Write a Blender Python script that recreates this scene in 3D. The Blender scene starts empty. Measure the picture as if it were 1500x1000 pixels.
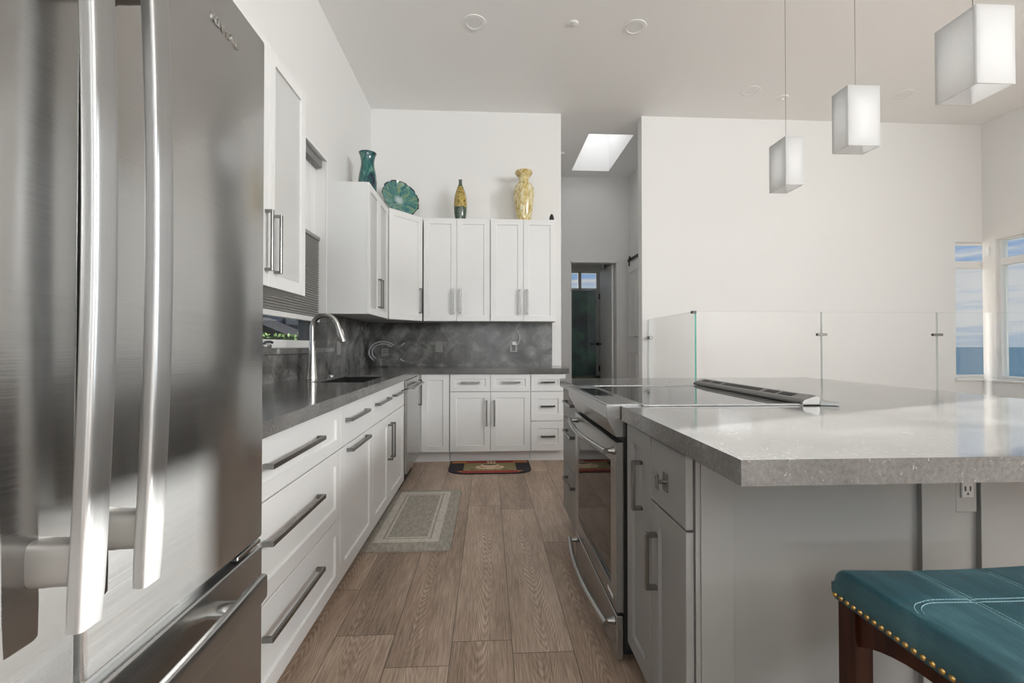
import bpy, bmesh, math, random
from mathutils import Vector, Matrix, Euler
random.seed(7)
S = bpy.context.scene
COL = S.collection
PI = math.pi

# ------------------------------------------------------------------ camera
H = 1.142
cam = bpy.data.cameras.new('camera'); cam.sensor_width = 36.0; cam.lens = 36.0 * 667.0 / 1500.0
cam.clip_start = 0.02; cam.clip_end = 20000
cob = bpy.data.objects.new('camera', cam); COL.objects.link(cob)
cob.location = (0, 0, H)
cob.rotation_euler = (PI / 2 + math.atan(7 / 667), 0, -math.atan(35 / 667))
S.camera = cob
# ------------------------------------------------------------------ view
S.view_settings.view_transform = 'Standard'
S.view_settings.look = 'None'
S.view_settings.gamma = 1.0
S.view_settings.use_curve_mapping = False
S.view_settings.exposure = -0.18
S.cycles.use_denoising = True
S.cycles.max_bounces = 10
S.cycles.diffuse_bounces = 6
S.cycles.glossy_bounces = 5
S.cycles.transparent_max_bounces = 16
S.cycles.transmission_bounces = 6
S.cycles.sample_clamp_indirect = 6.0
S.cycles.caustics_reflective = False
S.cycles.caustics_refractive = False


# ------------------------------------------------------------------ node helper
class NT:
    def __init__(s, nt):
        s.nt = nt
        nt.nodes.clear()

    def n(s, kind, ins=None, **kw):
        nd = s.nt.nodes.new(kind)
        for k, v in kw.items():
            setattr(nd, k, v)
        for k, v in (ins or {}).items():
            sk = nd.inputs[k]
            if isinstance(v, bpy.types.NodeSocket):
                s.nt.links.new(v, sk)
            else:
                if sk.type == 'RGBA' and len(v) == 3:
                    v = (*v, 1)
                sk.default_value = v
        return nd

    def math(s, op, a, b=0.0, c=0.0):
        nd = s.n('ShaderNodeMath', {0: a, 1: b, 2: c}, operation=op)
        return nd.outputs[0]

    def ramp(s, fac, stops, interp='LINEAR'):
        nd = s.n('ShaderNodeValToRGB', {0: fac})
        cr = nd.color_ramp
        cr.interpolation = interp
        while len(cr.elements) < len(stops):
            cr.elements.new(0.5)
        for e, (p, c) in zip(cr.elements, stops):
            e.position = p
            e.color = (*c, 1) if len(c) == 3 else c
        return nd.outputs[0]

    def mix(s, fac, a, b, mode='MIX'):
        nd = s.n('ShaderNodeMix', {0: fac, 6: a, 7: b}, data_type='RGBA', blend_type=mode)
        return nd.outputs[2]


# ------------------------------------------------------------------ world: sky with a bank of cloud over the sea
w = bpy.data.worlds.new('sky'); S.world = w; w.use_nodes = True
t = NT(w.node_tree)
tc = t.n('ShaderNodeTexCoord')
sx = t.n('ShaderNodeSeparateXYZ', {0: tc.outputs['Generated']})
base = t.ramp(sx.outputs[2], [(0.0, (.50, .60, .72)), (.03, (.46, .58, .74)), (.09, (.40, .56, .80)), (.22, (.28, .47, .82)),
                              (.40, (.75, .85, 1.0)), (1.0, (1.25, 1.27, 1.3))])
mp = t.n('ShaderNodeMapping', {0: tc.outputs['Generated'], 3: (2.2, 2.2, 26.0)})
nz = t.n('ShaderNodeTexNoise', {0: mp.outputs[0], 'Scale': 2.2, 'Detail': 6.0, 'Roughness': .62})
band = t.ramp(sx.outputs[2], [(0.0, (.25,) * 3), (.045, (.75,) * 3), (.10, (.9,) * 3), (.16, (.35,) * 3), (.22, (.0,) * 3)])
cl = t.ramp(t.math('ADD', nz.outputs[0], t.math('MULTIPLY', t.math('SUBTRACT', band, .5), .45)), [(.47, (0, 0, 0)), (.62, (1, 1, 1))])
sky = t.mix(cl, base, (.80, .81, .82))
bg = t.n('ShaderNodeBackground', {0: sky, 1: .84})
t.n('ShaderNodeOutputWorld', {0: bg.outputs[0]})

# ------------------------------------------------------------------ sun: low, from the sea side
SUN_S = .385; SUN_T = .19
sd = bpy.data.lights.new('sun', 'SUN'); sd.energy = 46.0; sd.angle = math.radians(.55); sd.color = (1.0, .99, .97)
so = bpy.data.objects.new('sun', sd); COL.objects.link(so)
dv = Vector((-1, -SUN_S, -SUN_T * math.hypot(1, SUN_S)))
so.rotation_euler = dv.to_track_quat('-Z', 'Y').to_euler()
so.location = (20, 8, 8)


def area(name, loc, d, sx_, sy_, power, col=(1, 1, 1)):
    l = bpy.data.lights.new(name, 'AREA'); l.shape = 'RECTANGLE'; l.size = sx_; l.size_y = sy_; l.energy = power; l.color = col
    o = bpy.data.objects.new(name, l); COL.objects.link(o); o.location = loc
    o.rotation_euler = Vector(d).to_track_quat('-Z', 'Y').to_euler()
    return o


# fill lamps added at unseen rear and upper sea windows; daylight of the skylight
for wx, pw in ((-0.1, 34), (2.1, 8), (4.3, 1)):
    area('fill_rear', (wx, -4.3, 2.85), (0, 1, .12), 1.7, 1.15, pw, (.965, .99, 1.0))  # added fill for the surfaces that face the camera
for wx, pw in ((-0.1, 100), (2.1, 76), (4.3, 36)):
    area('fill_rear_uplight', (wx, -4.3, 1.1), (0, 1, 3.2), 1.6, 1.1, pw, (.955, .985, 1.0))  # added fill, tipped upwards to brighten the ceiling
for wy in (-2.75, -.82):
    area('fill_sea_side', (5.86, wy, 2.88), (-1, 0, .05), 1.45, .95, 200, (.965, .99, 1.0))  # added fill for the left run, set inside the dark panes
area('daylight_skylight', (1.52, 6.11, 4.35), (0, 0, -1), .5, 1.1, 2.0, (1, 1, 1))


# ------------------------------------------------------------------ mesh helpers
class MB:
    def __init__(s):
        s.bm = bmesh.new()
        s.mi = 0

    def _fin(s, fs):
        for f in fs:
            f.material_index = s.mi

    def box(s, x0, x1, y0, y1, z0, z1, bev=0.0, seg=1, M=None):
        g = bmesh.ops.create_cube(s.bm, size=1.0)
        vs = g['verts']
        for v in vs:
            v.co = Vector(((x0 + x1) / 2 + v.co.x * (x1 - x0), (y0 + y1) / 2 + v.co.y * (y1 - y0), (z0 + z1) / 2 + v.co.z * (z1 - z0)))
        fs = list({f for v in vs for f in v.link_faces})
        if bev:
            es = list({e for v in vs for e in v.link_edges})
            r = bmesh.ops.bevel(s.bm, geom=es, offset=bev, segments=seg, affect='EDGES', profile=.5)
            fs = [f for f in r['faces']] + [f for f in fs if f.is_valid]
            vs = list({v for f in fs for v in f.verts})
        s._fin(fs)
        if M is not None:
            for v in vs:
                v.co = M @ v.co
        return s

    def face(s, pts):
        f = s.bm.faces.new([s.bm.verts.new(p) for p in pts]); f.material_index = s.mi
        return f

    def prism(s, poly, a, b, axis='z', bev=0.0, seg=1):
        """extrude a 2-D polygon along an axis from a to b"""
        def P(p, h):
            return {'z': (p[0], p[1], h), 'y': (p[0], h, p[1]), 'x': (h, p[0], p[1])}[axis]
        lo = [s.bm.verts.new(P(p, a)) for p in poly]; hi = [s.bm.verts.new(P(p, b)) for p in poly]
        n = len(poly); fs = [s.bm.faces.new(lo[::-1]), s.bm.faces.new(hi)]
        for i in range(n):
            fs.append(s.bm.faces.new((lo[i], lo[(i + 1) % n], hi[(i + 1) % n], hi[i])))
        bmesh.ops.recalc_face_normals(s.bm, faces=fs)
        if bev:
            es = list({e for f in fs for e in f.edges})
            r = bmesh.ops.bevel(s.bm, geom=es, offset=bev, segments=seg, affect='EDGES')
            fs = [f for f in fs if f.is_valid] + r['faces']
        s._fin(fs)
        return s

    def lathe(s, prof, c=(0, 0, 0), n=32, M=None, wave=None):
        rings = []
        for (r, z) in prof:
            if r < 1e-5:
                rings.append([s.bm.verts.new((c[0], c[1], c[2] + z))])
            else:
                rings.append([s.bm.verts.new((c[0] + r * math.cos(2 * PI * i / n) * (1 + (wave(i / n, r) if wave else 0)),
                                              c[1] + r * math.sin(2 * PI * i / n) * (1 + (wave(i / n, r) if wave else 0)), c[2] + z)) for i in range(n)])
        fs = []
        for a, b in zip(rings, rings[1:]):
            for i in range(n):
                q = [a[i % len(a)], a[(i + 1) % len(a)], b[(i + 1) % len(b)], b[i % len(b)]]
                u = []
                for v in q:
                    if v not in u:
                        u.append(v)
                if len(u) > 2:
                    try:
                        fs.append(s.bm.faces.new(u))
                    except ValueError:
                        pass
        s._fin(fs)
        if M is not None:
            for v in {v for r in rings for v in r}:
                v.co = M @ v.co
        return s

    def tube(s, pts, r, n=12, caps=True, sq=None, pw=1.0):
        """a tube along points; r a number or a list; sq=(w,h) gives an elliptical section"""
        pts = [Vector(p) for p in pts]
        rs = r if isinstance(r, (list, tuple)) else [r] * len(pts)
        rings = []
        up = Vector((0, 0, 1))
        prev = None
        for i, p in enumerate(pts):
            d = (pts[min(i + 1, len(pts) - 1)] - pts[max(i - 1, 0)]).normalized()
            if prev is None:
                a = d.cross(up) if abs(d.dot(up)) < .95 else d.cross(Vector((1, 0, 0)))
            else:
                a = prev - d * prev.dot(d)
            a.normalize(); prev = a
            b = d.cross(a)
            ka, kb = sq if sq else (1, 1)
            ring = []
            for k in range(n):
                ca, sa = math.cos(2 * PI * (k + .5) / n), math.sin(2 * PI * (k + .5) / n)
                ca = math.copysign(abs(ca) ** pw, ca); sa = math.copysign(abs(sa) ** pw, sa)
                ring.append(s.bm.verts.new(p + a * ca * rs[i] * ka + b * sa * rs[i] * kb))
            rings.append(ring)
        fs = []
        for A, B in zip(rings, rings[1:]):
            for k in range(n):
                fs.append(s.bm.faces.new((A[k], A[(k + 1) % n], B[(k + 1) % n], B[k])))
        if caps:
            fs.append(s.bm.faces.new(rings[0][::-1])); fs.append(s.bm.faces.new(rings[-1]))
        s._fin(fs)
        return s

    def cyl(s, p0, p1, r, n=20):
        return s.tube([p0, p1], r, n)

    def xf(s, M):
        for v in s.bm.verts:
            v.co = M @ v.co
        return s

    def build(s, name, mats, parent=None, smooth=False, loc=None):
        bmesh.ops.recalc_face_normals(s.bm, faces=s.bm.faces[:])
        me = bpy.data.meshes.new(name)
        if loc is not None:
            for v in s.bm.verts:
                v.co -= Vector(loc)
        s.bm.to_mesh(me); s.bm.free()
        for m in (mats if isinstance(mats, (list, tuple)) else [mats]):
            me.materials.append(m)
        o = bpy.data.objects.new(name, me); COL.objects.link(o)
        if loc is not None:
            o.location = loc
        if smooth:
            for p in me.polygons:
                p.use_smooth = True
            try:
                me.set_sharp_from_angle(angle=math.radians(38))
            except Exception:
                pass
        if parent is not None:
            o.parent = parent
        return o


def tag(o, label, cat, group=None, kind=None):
    o['label'] = label; o['category'] = cat
    if group: o['group'] = group
    if kind: o['kind'] = kind
    return o


def thing(name, label, cat, loc=(0, 0, 0), rz=0.0, group=None):
    o = bpy.data.objects.new(name, None); COL.objects.link(o)
    o.empty_display_size = .1
    o.location = loc; o.rotation_euler = (0, 0, rz)
    return tag(o, label, cat, group)


def struct(o):
    o['kind'] = 'structure'
    return o


def dup(root, loc=None, rz=None, label=None):
    r = root.copy(); COL.objects.link(r)
    if loc is not None: r.location = loc
    if rz is not None: r.rotation_euler = (0, 0, rz)
    if label: r['label'] = label
    for ch in list(root.children):
        c = ch.copy(); COL.objects.link(c); c.parent = r
        for g in list(ch.children):
            d = g.copy(); COL.objects.link(d); d.parent = c
    return r


def slab_grid(mb, us, vs, holes, a, b, axis):
    """a slab with rectangular openings. us, vs: sorted cuts; holes: set of (i,j) cells left open; a..b thickness along axis"""
    bm = mb.bm
    vd = {}

    def V(i, j, k):
        key = (i, j, k)
        if key not in vd:
            u, v, h = us[i], vs[j], (a, b)[k]
            vd[key] = bm.verts.new({'z': (u, v, h), 'y': (u, h, v), 'x': (h, u, v)}[axis])
        return vd[key]
    nu, nv = len(us) - 1, len(vs) - 1
    solid = lambda i, j: 0 <= i < nu and 0 <= j < nv and (i, j) not in holes
    for i in range(nu):
        for j in range(nv):
            if not solid(i, j):
                continue
            for k in (0, 1):
                f = bm.faces.new([V(i, j, k), V(i + 1, j, k), V(i + 1, j + 1, k), V(i, j + 1, k)]); f.material_index = mb.mi
            for (di, dj, p, q) in ((-1, 0, (i, j), (i, j + 1)), (1, 0, (i + 1, j), (i + 1, j + 1)), (0, -1, (i, j), (i + 1, j)), (0, 1, (i, j + 1), (i + 1, j + 1))):
                if not solid(i + di, j + dj):
                    f = bm.faces.new([V(*p, 0), V(*q, 0), V(*q, 1), V(*p, 1)]); f.material_index = mb.mi
    return mb


# ------------------------------------------------------------------ materials
def pmat(name, col, rough=.5, metal=0.0, **kw):
    m = bpy.data.materials.new(name); m.use_nodes = True
    t = NT(m.node_tree)
    ins = {'Base Color': col, 'Roughness': rough, 'Metallic': metal}
    ins.update(kw)
    b = t.n('ShaderNodeBsdfPrincipled', ins)
    t.n('ShaderNodeOutputMaterial', {0: b.outputs[0]})
    return m


def tex(name, fn):
    m = bpy.data.materials.new(name); m.use_nodes = True
    t = NT(m.node_tree)
    sh = fn(t)
    t.n('ShaderNodeOutputMaterial', {0: sh})
    return m


def paint(name, col, rough=.6, amt=.03):
    def fn(t):
        c = t.n('ShaderNodeTexCoord')
        nz = t.n('ShaderNodeTexNoise', {0: c.outputs['Object'], 'Scale': 90.0, 'Detail': 3.0})
        bp = t.n('ShaderNodeBump', {'Strength': amt, 'Distance': .004, 'Height': nz.outputs[0]})
        return t.n('ShaderNodeBsdfPrincipled', {'Base Color': col, 'Roughness': rough, 'Normal': bp.outputs[0]}).outputs[0]
    return tex(name, fn)


M_WALL = paint('wall_paint', (.79, .785, .772), .65, .05)
M_CEIL = paint('ceiling_paint', (.88, .875, .865), .75, .05)
M_CAB = pmat('white_lacquer', (.78, .78, .77), .35)
M_CABIN = pmat('white_carcass', (.78, .78, .77), .5)
M_GREY = pmat('grey_lacquer', (.245, .243, .234), .38)
M_TRIM = pmat('white_trim', (.82, .82, .81), .4)
M_DARK = pmat('black_gap', (.012, .012, .012), .6)
M_BLACKGLASS = pmat('black_glass', (.008, .008, .009), .04)
M_NICKEL = pmat('brushed_nickel', (.25, .247, .237), .27, 1.0)
M_FAUCET = pmat('faucet_nickel', (.56, .55, .53), .24, 1.0)
M_CHROME = pmat('chrome', (.75, .75, .75), .10, 1.0)
M_DCHROME = pmat('dark_chrome', (.10, .10, .10), .15, .8)
M_SINK = pmat('black_composite', (.010, .010, .010), .45)


def steel(name, base, rough, ax, met=1.0, sat=.17):
    def fn(t):
        c = t.n('ShaderNodeTexCoord')
        sc = [6.0, 6.0, 6.0]
        for k in range(3):
            if k != ax: sc[k] = 6.0
        sc = {'y': (4.0, 2.5, 420.0), 'z': (420.0, 420.0, 2.5)}[ax]
        mp = t.n('ShaderNodeMapping', {0: c.outputs['Object'], 3: sc})
        nz = t.n('ShaderNodeTexNoise', {0: mp.outputs[0], 'Scale': 1.0, 'Detail': 3.0})
        rg = t.math('MULTIPLY_ADD', nz.outputs[0], .10, rough - .05)
        bp = t.n('ShaderNodeBump', {'Strength': .035, 'Distance': .002, 'Height': nz.outputs[0]})
        cl = t.mix(nz.outputs[0], tuple(b * .92 for b in base), tuple(b * 1.06 for b in base))
        tg = t.n('ShaderNodeTangent', {}, direction_type='RADIAL', axis='Z')
        a = t.n('ShaderNodeBsdfPrincipled', {'Base Color': cl, 'Roughness': rg, 'Metallic': met, 'Normal': bp.outputs[0],
                                             'Anisotropic': .6, 'Anisotropic Rotation': .25, 'Tangent': tg.outputs[0]})
        b = t.n('ShaderNodeBsdfPrincipled', {'Base Color': cl, 'Roughness': .56, 'Metallic': met, 'Normal': bp.outputs[0]})
        return t.n('ShaderNodeMixShader', {0: sat, 1: a.outputs[0], 2: b.outputs[0]}).outputs[0]
    return tex(name, fn)


M_STEEL = steel('stainless_steel', (.46, .456, .445), .17, 'y')
M_STEELD = steel('stainless_steel_range', (.44, .437, .425), .25, 'y')
M_MOUNT = pmat('mount_grey', (.30, .285, .265), .42, .5)
M_BAR = steel('stainless_bar', (.40, .397, .39), .32, 'z', .97, .3)


def stone(name, lo, mid, hi, rough, scale=1.0, specks=True, cloud=2.2):
    def fn(t):
        c = t.n('ShaderNodeTexCoord')
        n1 = t.n('ShaderNodeTexNoise', {0: c.outputs['Object'], 'Scale': cloud * scale, 'Detail': 8.0, 'Roughness': .62, 'Distortion': .6})
        base = t.ramp(n1.outputs[0], [(.33, lo), (.50, mid), (.67, hi)])
        n2 = t.n('ShaderNodeTexNoise', {0: c.outputs['Object'], 'Scale': 95.0 * scale, 'Detail': 4.0, 'Roughness': .7})
        fine = t.ramp(n2.outputs[0], [(.35, (.82,) * 3), (.62, (1.15,) * 3)])
        col = t.mix(1.0, base, fine, 'MULTIPLY')
        if specks:
            n3 = t.n('ShaderNodeTexNoise', {0: c.outputs['Object'], 'Scale': 60.0, 'Detail': 5.0, 'Roughness': .55, 'Distortion': 2.5})
            sp = t.ramp(n3.outputs[0], [(.64, (0, 0, 0)), (.71, (1, 1, 1))])
            col = t.mix(t.math('MULTIPLY', sp, .55), col, (.50, .49, .47))
        return t.n('ShaderNodeBsdfPrincipled', {'Base Color': col, 'Roughness': rough}).outputs[0]
    return tex(name, fn)


M_COUNTER = stone('grey_quartz', (.085, .083, .079), (.125, .122, .117), (.18, .176, .168), .13)
M_ISLTOP = stone('pale_grey_quartz', (.125, .122, .116), (.16, .157, .15), (.215, .211, .202), .10)
M_SPLASH = stone('dark_grey_slab', (.048, .047, .044), (.115, .112, .106), (.25, .246, .235), .25, 1.0, False, 5.5)


def wood_floor(t):
    c = t.n('ShaderNodeTexCoord')
    s = t.n('ShaderNodeSeparateXYZ', {0: c.outputs['Object']})
    W = .23
    xr = t.math('DIVIDE', t.math('ADD', s.outputs[0], .138 + W * 40), W)
    row = t.math('FLOOR', xr)
    fx = t.math('FRACT', xr)
    rn = t.n('ShaderNodeTexWhiteNoise', {1: row}, noise_dimensions='1D')
    yy = t.math('DIVIDE', t.math('ADD', t.math('ADD', s.outputs[1], 40.0), t.math('MULTIPLY', rn.outputs[0], 1.5)), 1.5)
    pl = t.math('FLOOR', yy)
    fy = t.math('FRACT', yy)
    cid = t.n('ShaderNodeCombineXYZ', {0: row, 1: pl})
    pn = t.n('ShaderNodeTexWhiteNoise', {0: cid.outputs[0]}, noise_dimensions='2D')
    off = t.n('ShaderNodeVectorMath', {0: pn.outputs[1], 1: (7.0, 7.0, 7.0)}, operation='MULTIPLY')
    v = t.n('ShaderNodeVectorMath', {0: c.outputs['Object'], 1: off.outputs[0]}, operation='ADD')
    m1 = t.n('ShaderNodeMapping', {0: v.outputs[0], 3: (5.5, .55, 1.0)})
    n1 = t.n('ShaderNodeTexNoise', {0: m1.outputs[0], 'Scale': 1.3, 'Detail': 2.0, 'Distortion': .3})
    u = t.math('SUBTRACT', t.math('MULTIPLY', fx, W), t.math('MULTIPLY_ADD', pn.outputs[0], .09, .07))
    sgn = t.math('SUBTRACT', t.math('MULTIPLY', t.math('GREATER_THAN', rn.outputs[0], .5), 2.0), 1.0)
    sv = t.n('ShaderNodeSeparateXYZ', {0: v.outputs[0]})
    ph = t.math('ADD', t.math('MULTIPLY', t.math('MULTIPLY', sv.outputs[1], sgn), 20.0), t.math('MULTIPLY', t.math('MULTIPLY', u, u), 1500.0))
    ph = t.math('ADD', ph, t.math('MULTIPLY', n1.outputs[0], 16.0))
    rings = t.math('SINE', t.math('MULTIPLY', ph, 6.283))
    m2 = t.n('ShaderNodeMapping', {0: v.outputs[0], 3: (170.0, 7.0, 1.0)})
    n2 = t.n('ShaderNodeTexNoise', {0: m2.outputs[0], 'Scale': 1.0, 'Detail': 6.0, 'Roughness': .7})
    m3 = t.n('ShaderNodeMapping', {0: v.outputs[0], 3: (7.0, 1.2, 1.0)})
    n3 = t.n('ShaderNodeTexNoise', {0: m3.outputs[0], 'Scale': 1.0, 'Detail': 3.0})
    g = t.math('ADD', t.math('MULTIPLY', rings, t.math('MULTIPLY_ADD', t.ramp(n3.outputs[0], [(.42, (0, 0, 0)), (.62, (1, 1, 1))]), .075, .018)), t.math('ADD', t.math('MULTIPLY_ADD', n2.outputs[0], .75, -.065), t.math('MULTIPLY', n3.outputs[0], .40)))
    g = t.math('ADD', g, t.math('MULTIPLY', t.math('SUBTRACT', pn.outputs[0], .5), .16))
    col = t.ramp(g, [(.25, (.12, .082, .059)), (.44, (.32, .226, .165)), (.58, (.475, .36, .277)), (.78, (.72, .59, .48))])
    ex = t.math('MINIMUM', fx, t.math('SUBTRACT', 1.0, fx))
    ey = t.math('MINIMUM', fy, t.math('SUBTRACT', 1.0, fy))
    sm = t.math('MAXIMUM', t.math('LESS_THAN', ex, .007), t.math('LESS_THAN', ey, .0011))
    col = t.mix(t.math('MULTIPLY', sm, .75), col, (.025, .018, .014))
    bp = t.n('ShaderNodeBump', {'Strength': .12, 'Distance': .003, 'Height': g})
    return t.n('ShaderNodeBsdfPrincipled', {'Base Color': col, 'Roughness': t.math('MULTIPLY_ADD', n2.outputs[0], .2, .33), 'Normal': bp.outputs[0]}).outputs[0]


M_FLOOR = tex('oak_plank_floor', wood_floor)


def thin_glass(name, tint=(1, 1, 1), ior=1.5, rough=0.0, boost=1.0):
    def fn(t):
        g = t.n('ShaderNodeNewGeometry')
        dt = t.n('ShaderNodeVectorMath', {0: g.outputs['Normal'], 1: g.outputs['Incoming']}, operation='DOT_PRODUCT')
        f0 = ((ior - 1) / (ior + 1)) ** 2
        fr = t.math('MULTIPLY_ADD', t.math('POWER', t.math('SUBTRACT', 1.0, t.math('ABSOLUTE', dt.outputs['Value'])), 5.0), 1 - f0, f0)
        tr = t.n('ShaderNodeBsdfTransparent', {0: tint})
        gl = t.n('ShaderNodeBsdfGlossy', {0: (1, 1, 1), 'Roughness': rough})
        return t.n('ShaderNodeMixShader', {0: t.math('MINIMUM', t.math('MULTIPLY', fr, boost), 1.0), 1: tr.outputs[0], 2: gl.outputs[0]}).outputs[0]
    return tex(name, fn)


M_PANE = thin_glass('window_glass', (.97, .98, .98))
M_TINT = thin_glass('sun_dimming_glass', (.16, .17, .18))  # invented dark panes that cut down the sun in unseen openings
M_RAILGLASS = thin_glass('railing_glass', (.997, 1.0, .999), 1.52)
M_GLASSEDGE = pmat('green_glass_edge', (.10, .42, .34), .15, 0.0, **{'Emission Strength': 0.0})
M_GLASSEDGE2 = pmat('lit_glass_edge', (.74, .80, .78), .2)  # pale colour imitates the light caught along the panel edges
def ridge_highlight(t):
    a = t.n('ShaderNodeBsdfTransparent', {0: (1, 1, 1)}); b = t.n('ShaderNodeBsdfPrincipled', {'Base Color': (.8, .82, .81), 'Roughness': .08})
    return t.n('ShaderNodeMixShader', {0: .42, 1: a.outputs[0], 2: b.outputs[0]}).outputs[0]


M_RIDGELIGHT = tex('ridge_highlight_glass', ridge_highlight)  # whitish mix stands in for highlights along the clear glass ridges
M_CRYSTAL = pmat('clear_crystal', (.98, 1.0, .99), .02, 0.0, **{'Transmission Weight': 1.0, 'IOR': 1.45})


def frosted(t):
    a = t.n('ShaderNodeBsdfDiffuse', {0: (.80, .80, .785)})
    b = t.n('ShaderNodeBsdfTranslucent', {0: (.85, .85, .84)})
    g = t.n('ShaderNodeBsdfGlossy', {0: (1, 1, 1), 'Roughness': .12})
    m = t.n('ShaderNodeMixShader', {0: .35, 1: a.outputs[0], 2: b.outputs[0]})
    return t.n('ShaderNodeMixShader', {0: .07, 1: m.outputs[0], 2: g.outputs[0]}).outputs[0]


M_FROST = tex('frosted_glass', frosted)


def opal(t):
    a = t.n('ShaderNodeBsdfDiffuse', {0: (.72, .72, .715)})
    b = t.n('ShaderNodeBsdfTranslucent', {0: (.90, .90, .895)})
    g = t.n('ShaderNodeBsdfGlossy', {0: (1, 1, 1), 'Roughness': .15})
    m = t.n('ShaderNodeMixShader', {0: .62, 1: a.outputs[0], 2: b.outputs[0]})
    return t.n('ShaderNodeMixShader', {0: .04, 1: m.outputs[0], 2: g.outputs[0]}).outputs[0]


M_OPAL = tex('opal_glass', opal)

def bulb(t):
    return t.n('ShaderNodeEmission', {0: (1, .985, .96), 1: 3.6}).outputs[0]


M_BULB = tex('lit_tube_bulb', bulb)

# ================================================================== SETTING
XL, XR, YB, ZC = -1.29, 5.83, 5.07, 3.76
YR = -4.2
T = .15
m = MB(); m.box(XL - T, XR + T, YR - T, 8.8, -.12, 0.0); struct(m.build('floor', M_FLOOR))
# ceiling with the skylight opening
m = MB(); slab_grid(m, [XL - T, 1.24, 1.80, XR + T], [YR - T, 5.53, 6.70, 8.8], {(1, 1)}, ZC, ZC + .25, 'z'); struct(m.build('ceiling', M_CEIL))
m = MB(); slab_grid(m, [1.12, 1.24, 1.80, 1.92], [5.41, 5.53, 6.70, 6.82], {(1, 1)}, ZC + .25, ZC + .75, 'z'); struct(m.build('trim_1', M_CEIL))
# left wall with the sink window
WY0, WY1, WZ0, WZ1 = 2.30, 3.675, 1.13, 2.61
m = MB(); slab_grid(m, [YR - T, WY0, WY1, 8.8], [0, WZ0, WZ1, ZC], {(1, 1)}, XL - T, XL, 'x'); struct(m.build('wall_left', M_WALL))
# kitchen part of the back wall
m = MB(); m.box(XL, .818, YB, YB + .13, 0, ZC); struct(m.build('wall_back', M_WALL))
# part of the back wall behind the glass, with the corner window opening
CZ0, CZ1, CX0 = .77, 2.37, 5.49
m = MB(); slab_grid(m, [1.742, CX0, XR + T], [0, CZ0, CZ1, ZC], {(1, 1)}, YB, YB + .13, 'y'); struct(m.build('wall_back_right', M_WALL))
# right wall: corner window, then unseen openings sized for the sun patches and fill lamps
RW = [(-3.6, -1.9), (-1.6, -.05), (2.70, 3.29)]
us = [YR - T]
holes = set(); i = 0
zs = [0, .45, CZ0, 2.25, CZ1, 2.69, 3.40, ZC]
for (a, b) in RW:
    us += [a, b]; i = len(us) - 2
    holes |= {(i, 4), (i, 5)} if a < -.5 else {(i, 1), (i, 2), (i, 3), (i, 4)}
us += [4.40, 4.93]; i = len(us) - 2; holes |= {(i, 2), (i, 3)}
us += [YB]
m = MB(); slab_grid(m, us, zs, holes, XR, XR + T, 'x'); struct(m.build('wall_right', M_WALL))
# rear wall with three windows (behind the camera)
m = MB(); slab_grid(m, [XL, -.95, .75, 1.25, 2.95, 3.45, 5.15, XR], [0, .5, 2.0, 2.25, 3.45, ZC], {(1, 1), (3, 1), (5, 1), (1, 3), (3, 3), (5, 3)}, YR - T, YR, 'y'); struct(m.build('wall_rear', M_WALL))
# hallway
m = MB(); m.box(.68, .818, YB + .13, 6.95, 0, ZC); struct(m.build('wall_hall_left', M_WALL))
m = MB(); m.box(2.20, 2.33, YB + .13, 6.95, 0, ZC); struct(m.build('wall_hall_right', M_WALL))
DX0, DX1, DZ = 1.262, 2.005, 2.455
m = MB(); slab_grid(m, [.68, DX0, DX1, 2.33], [0, DZ, ZC], {(1, 0)}, 6.95, 7.07, 'y'); struct(m.build('wall_hall_end', M_WALL))
# bathroom shell beyond the doorway
m = MB(); m.box(.55, .68, 7.07, 8.8, 0, ZC); struct(m.build('wall_bath_left', M_WALL))
m = MB(); m.box(2.33, 2.46, 7.07, 8.8, 0, ZC); struct(m.build('wall_bath_right', M_WALL))
m = MB(); slab_grid(m, [.68, 1.40, 2.10, 2.33], [0, 2.23, 2.56, ZC], {(1, 1)}, 8.6, 8.75, 'y'); struct(m.build('wall_bath_back', M_WALL))


def tiles(t):
    c = t.n('ShaderNodeTexCoord')
    v = t.n('ShaderNodeTexVoronoi', {0: c.outputs['Object'], 'Scale': 22.0})
    n = t.n('ShaderNodeTexNoise', {0: c.outputs['Object'], 'Scale': 3.0, 'Detail': 5.0})
    a = t.ramp(n.outputs[0], [(.3, (.03, .045, .06)), (.5, (.03, .10, .11)), (.62, (.04, .18, .14)), (.75, (.12, .20, .25))])
    col = t.mix(.35, a, v.outputs[1], 'MULTIPLY')
    return t.n('ShaderNodeBsdfPrincipled', {'Base Color': col, 'Roughness': .25}).outputs[0]


M_TILE = tex('dark_teal_mosaic', tiles)
m = MB(); m.box(.69, 2.05, 8.575, 8.6, 0, 2.20); struct(m.build('trim_2', M_TILE))
m = MB(); m.box(.69, 2.02, 8.0, 8.06, 0, .62, .004); m.box(.69, 2.02, 8.06, 8.575, .0, .08)
struct(m.build('trim_3', pmat('olive_tile', (.06, .07, .03), .4)))
# bathroom window
m = MB()
for a, b in ((1.40, 1.43), (1.72, 1.78), (2.07, 2.10)): m.box(a, b, 8.61, 8.68, 2.23, 2.56)
m.box(1.40, 2.10, 8.61, 8.68, 2.23, 2.25); m.box(1.40, 2.10, 8.61, 8.68, 2.54, 2.56)
wo = struct(m.build('window_4', M_TRIM)); m = MB(); m.box(1.43, 2.07, 8.64, 8.646, 2.25, 2.54); m.build('pane', M_PANE, wo)
# door frame of the hallway end: casing and the opened door
m = MB()
m.box(DX0, DX0 + .02, 6.945, 7.08, 0, DZ); m.box(DX1 - .02, DX1, 6.945, 7.08, 0, DZ); m.box(DX0, DX1, 6.945, 7.08, DZ - .02, DZ)
struct(m.build('trim_4', M_WALL))


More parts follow.
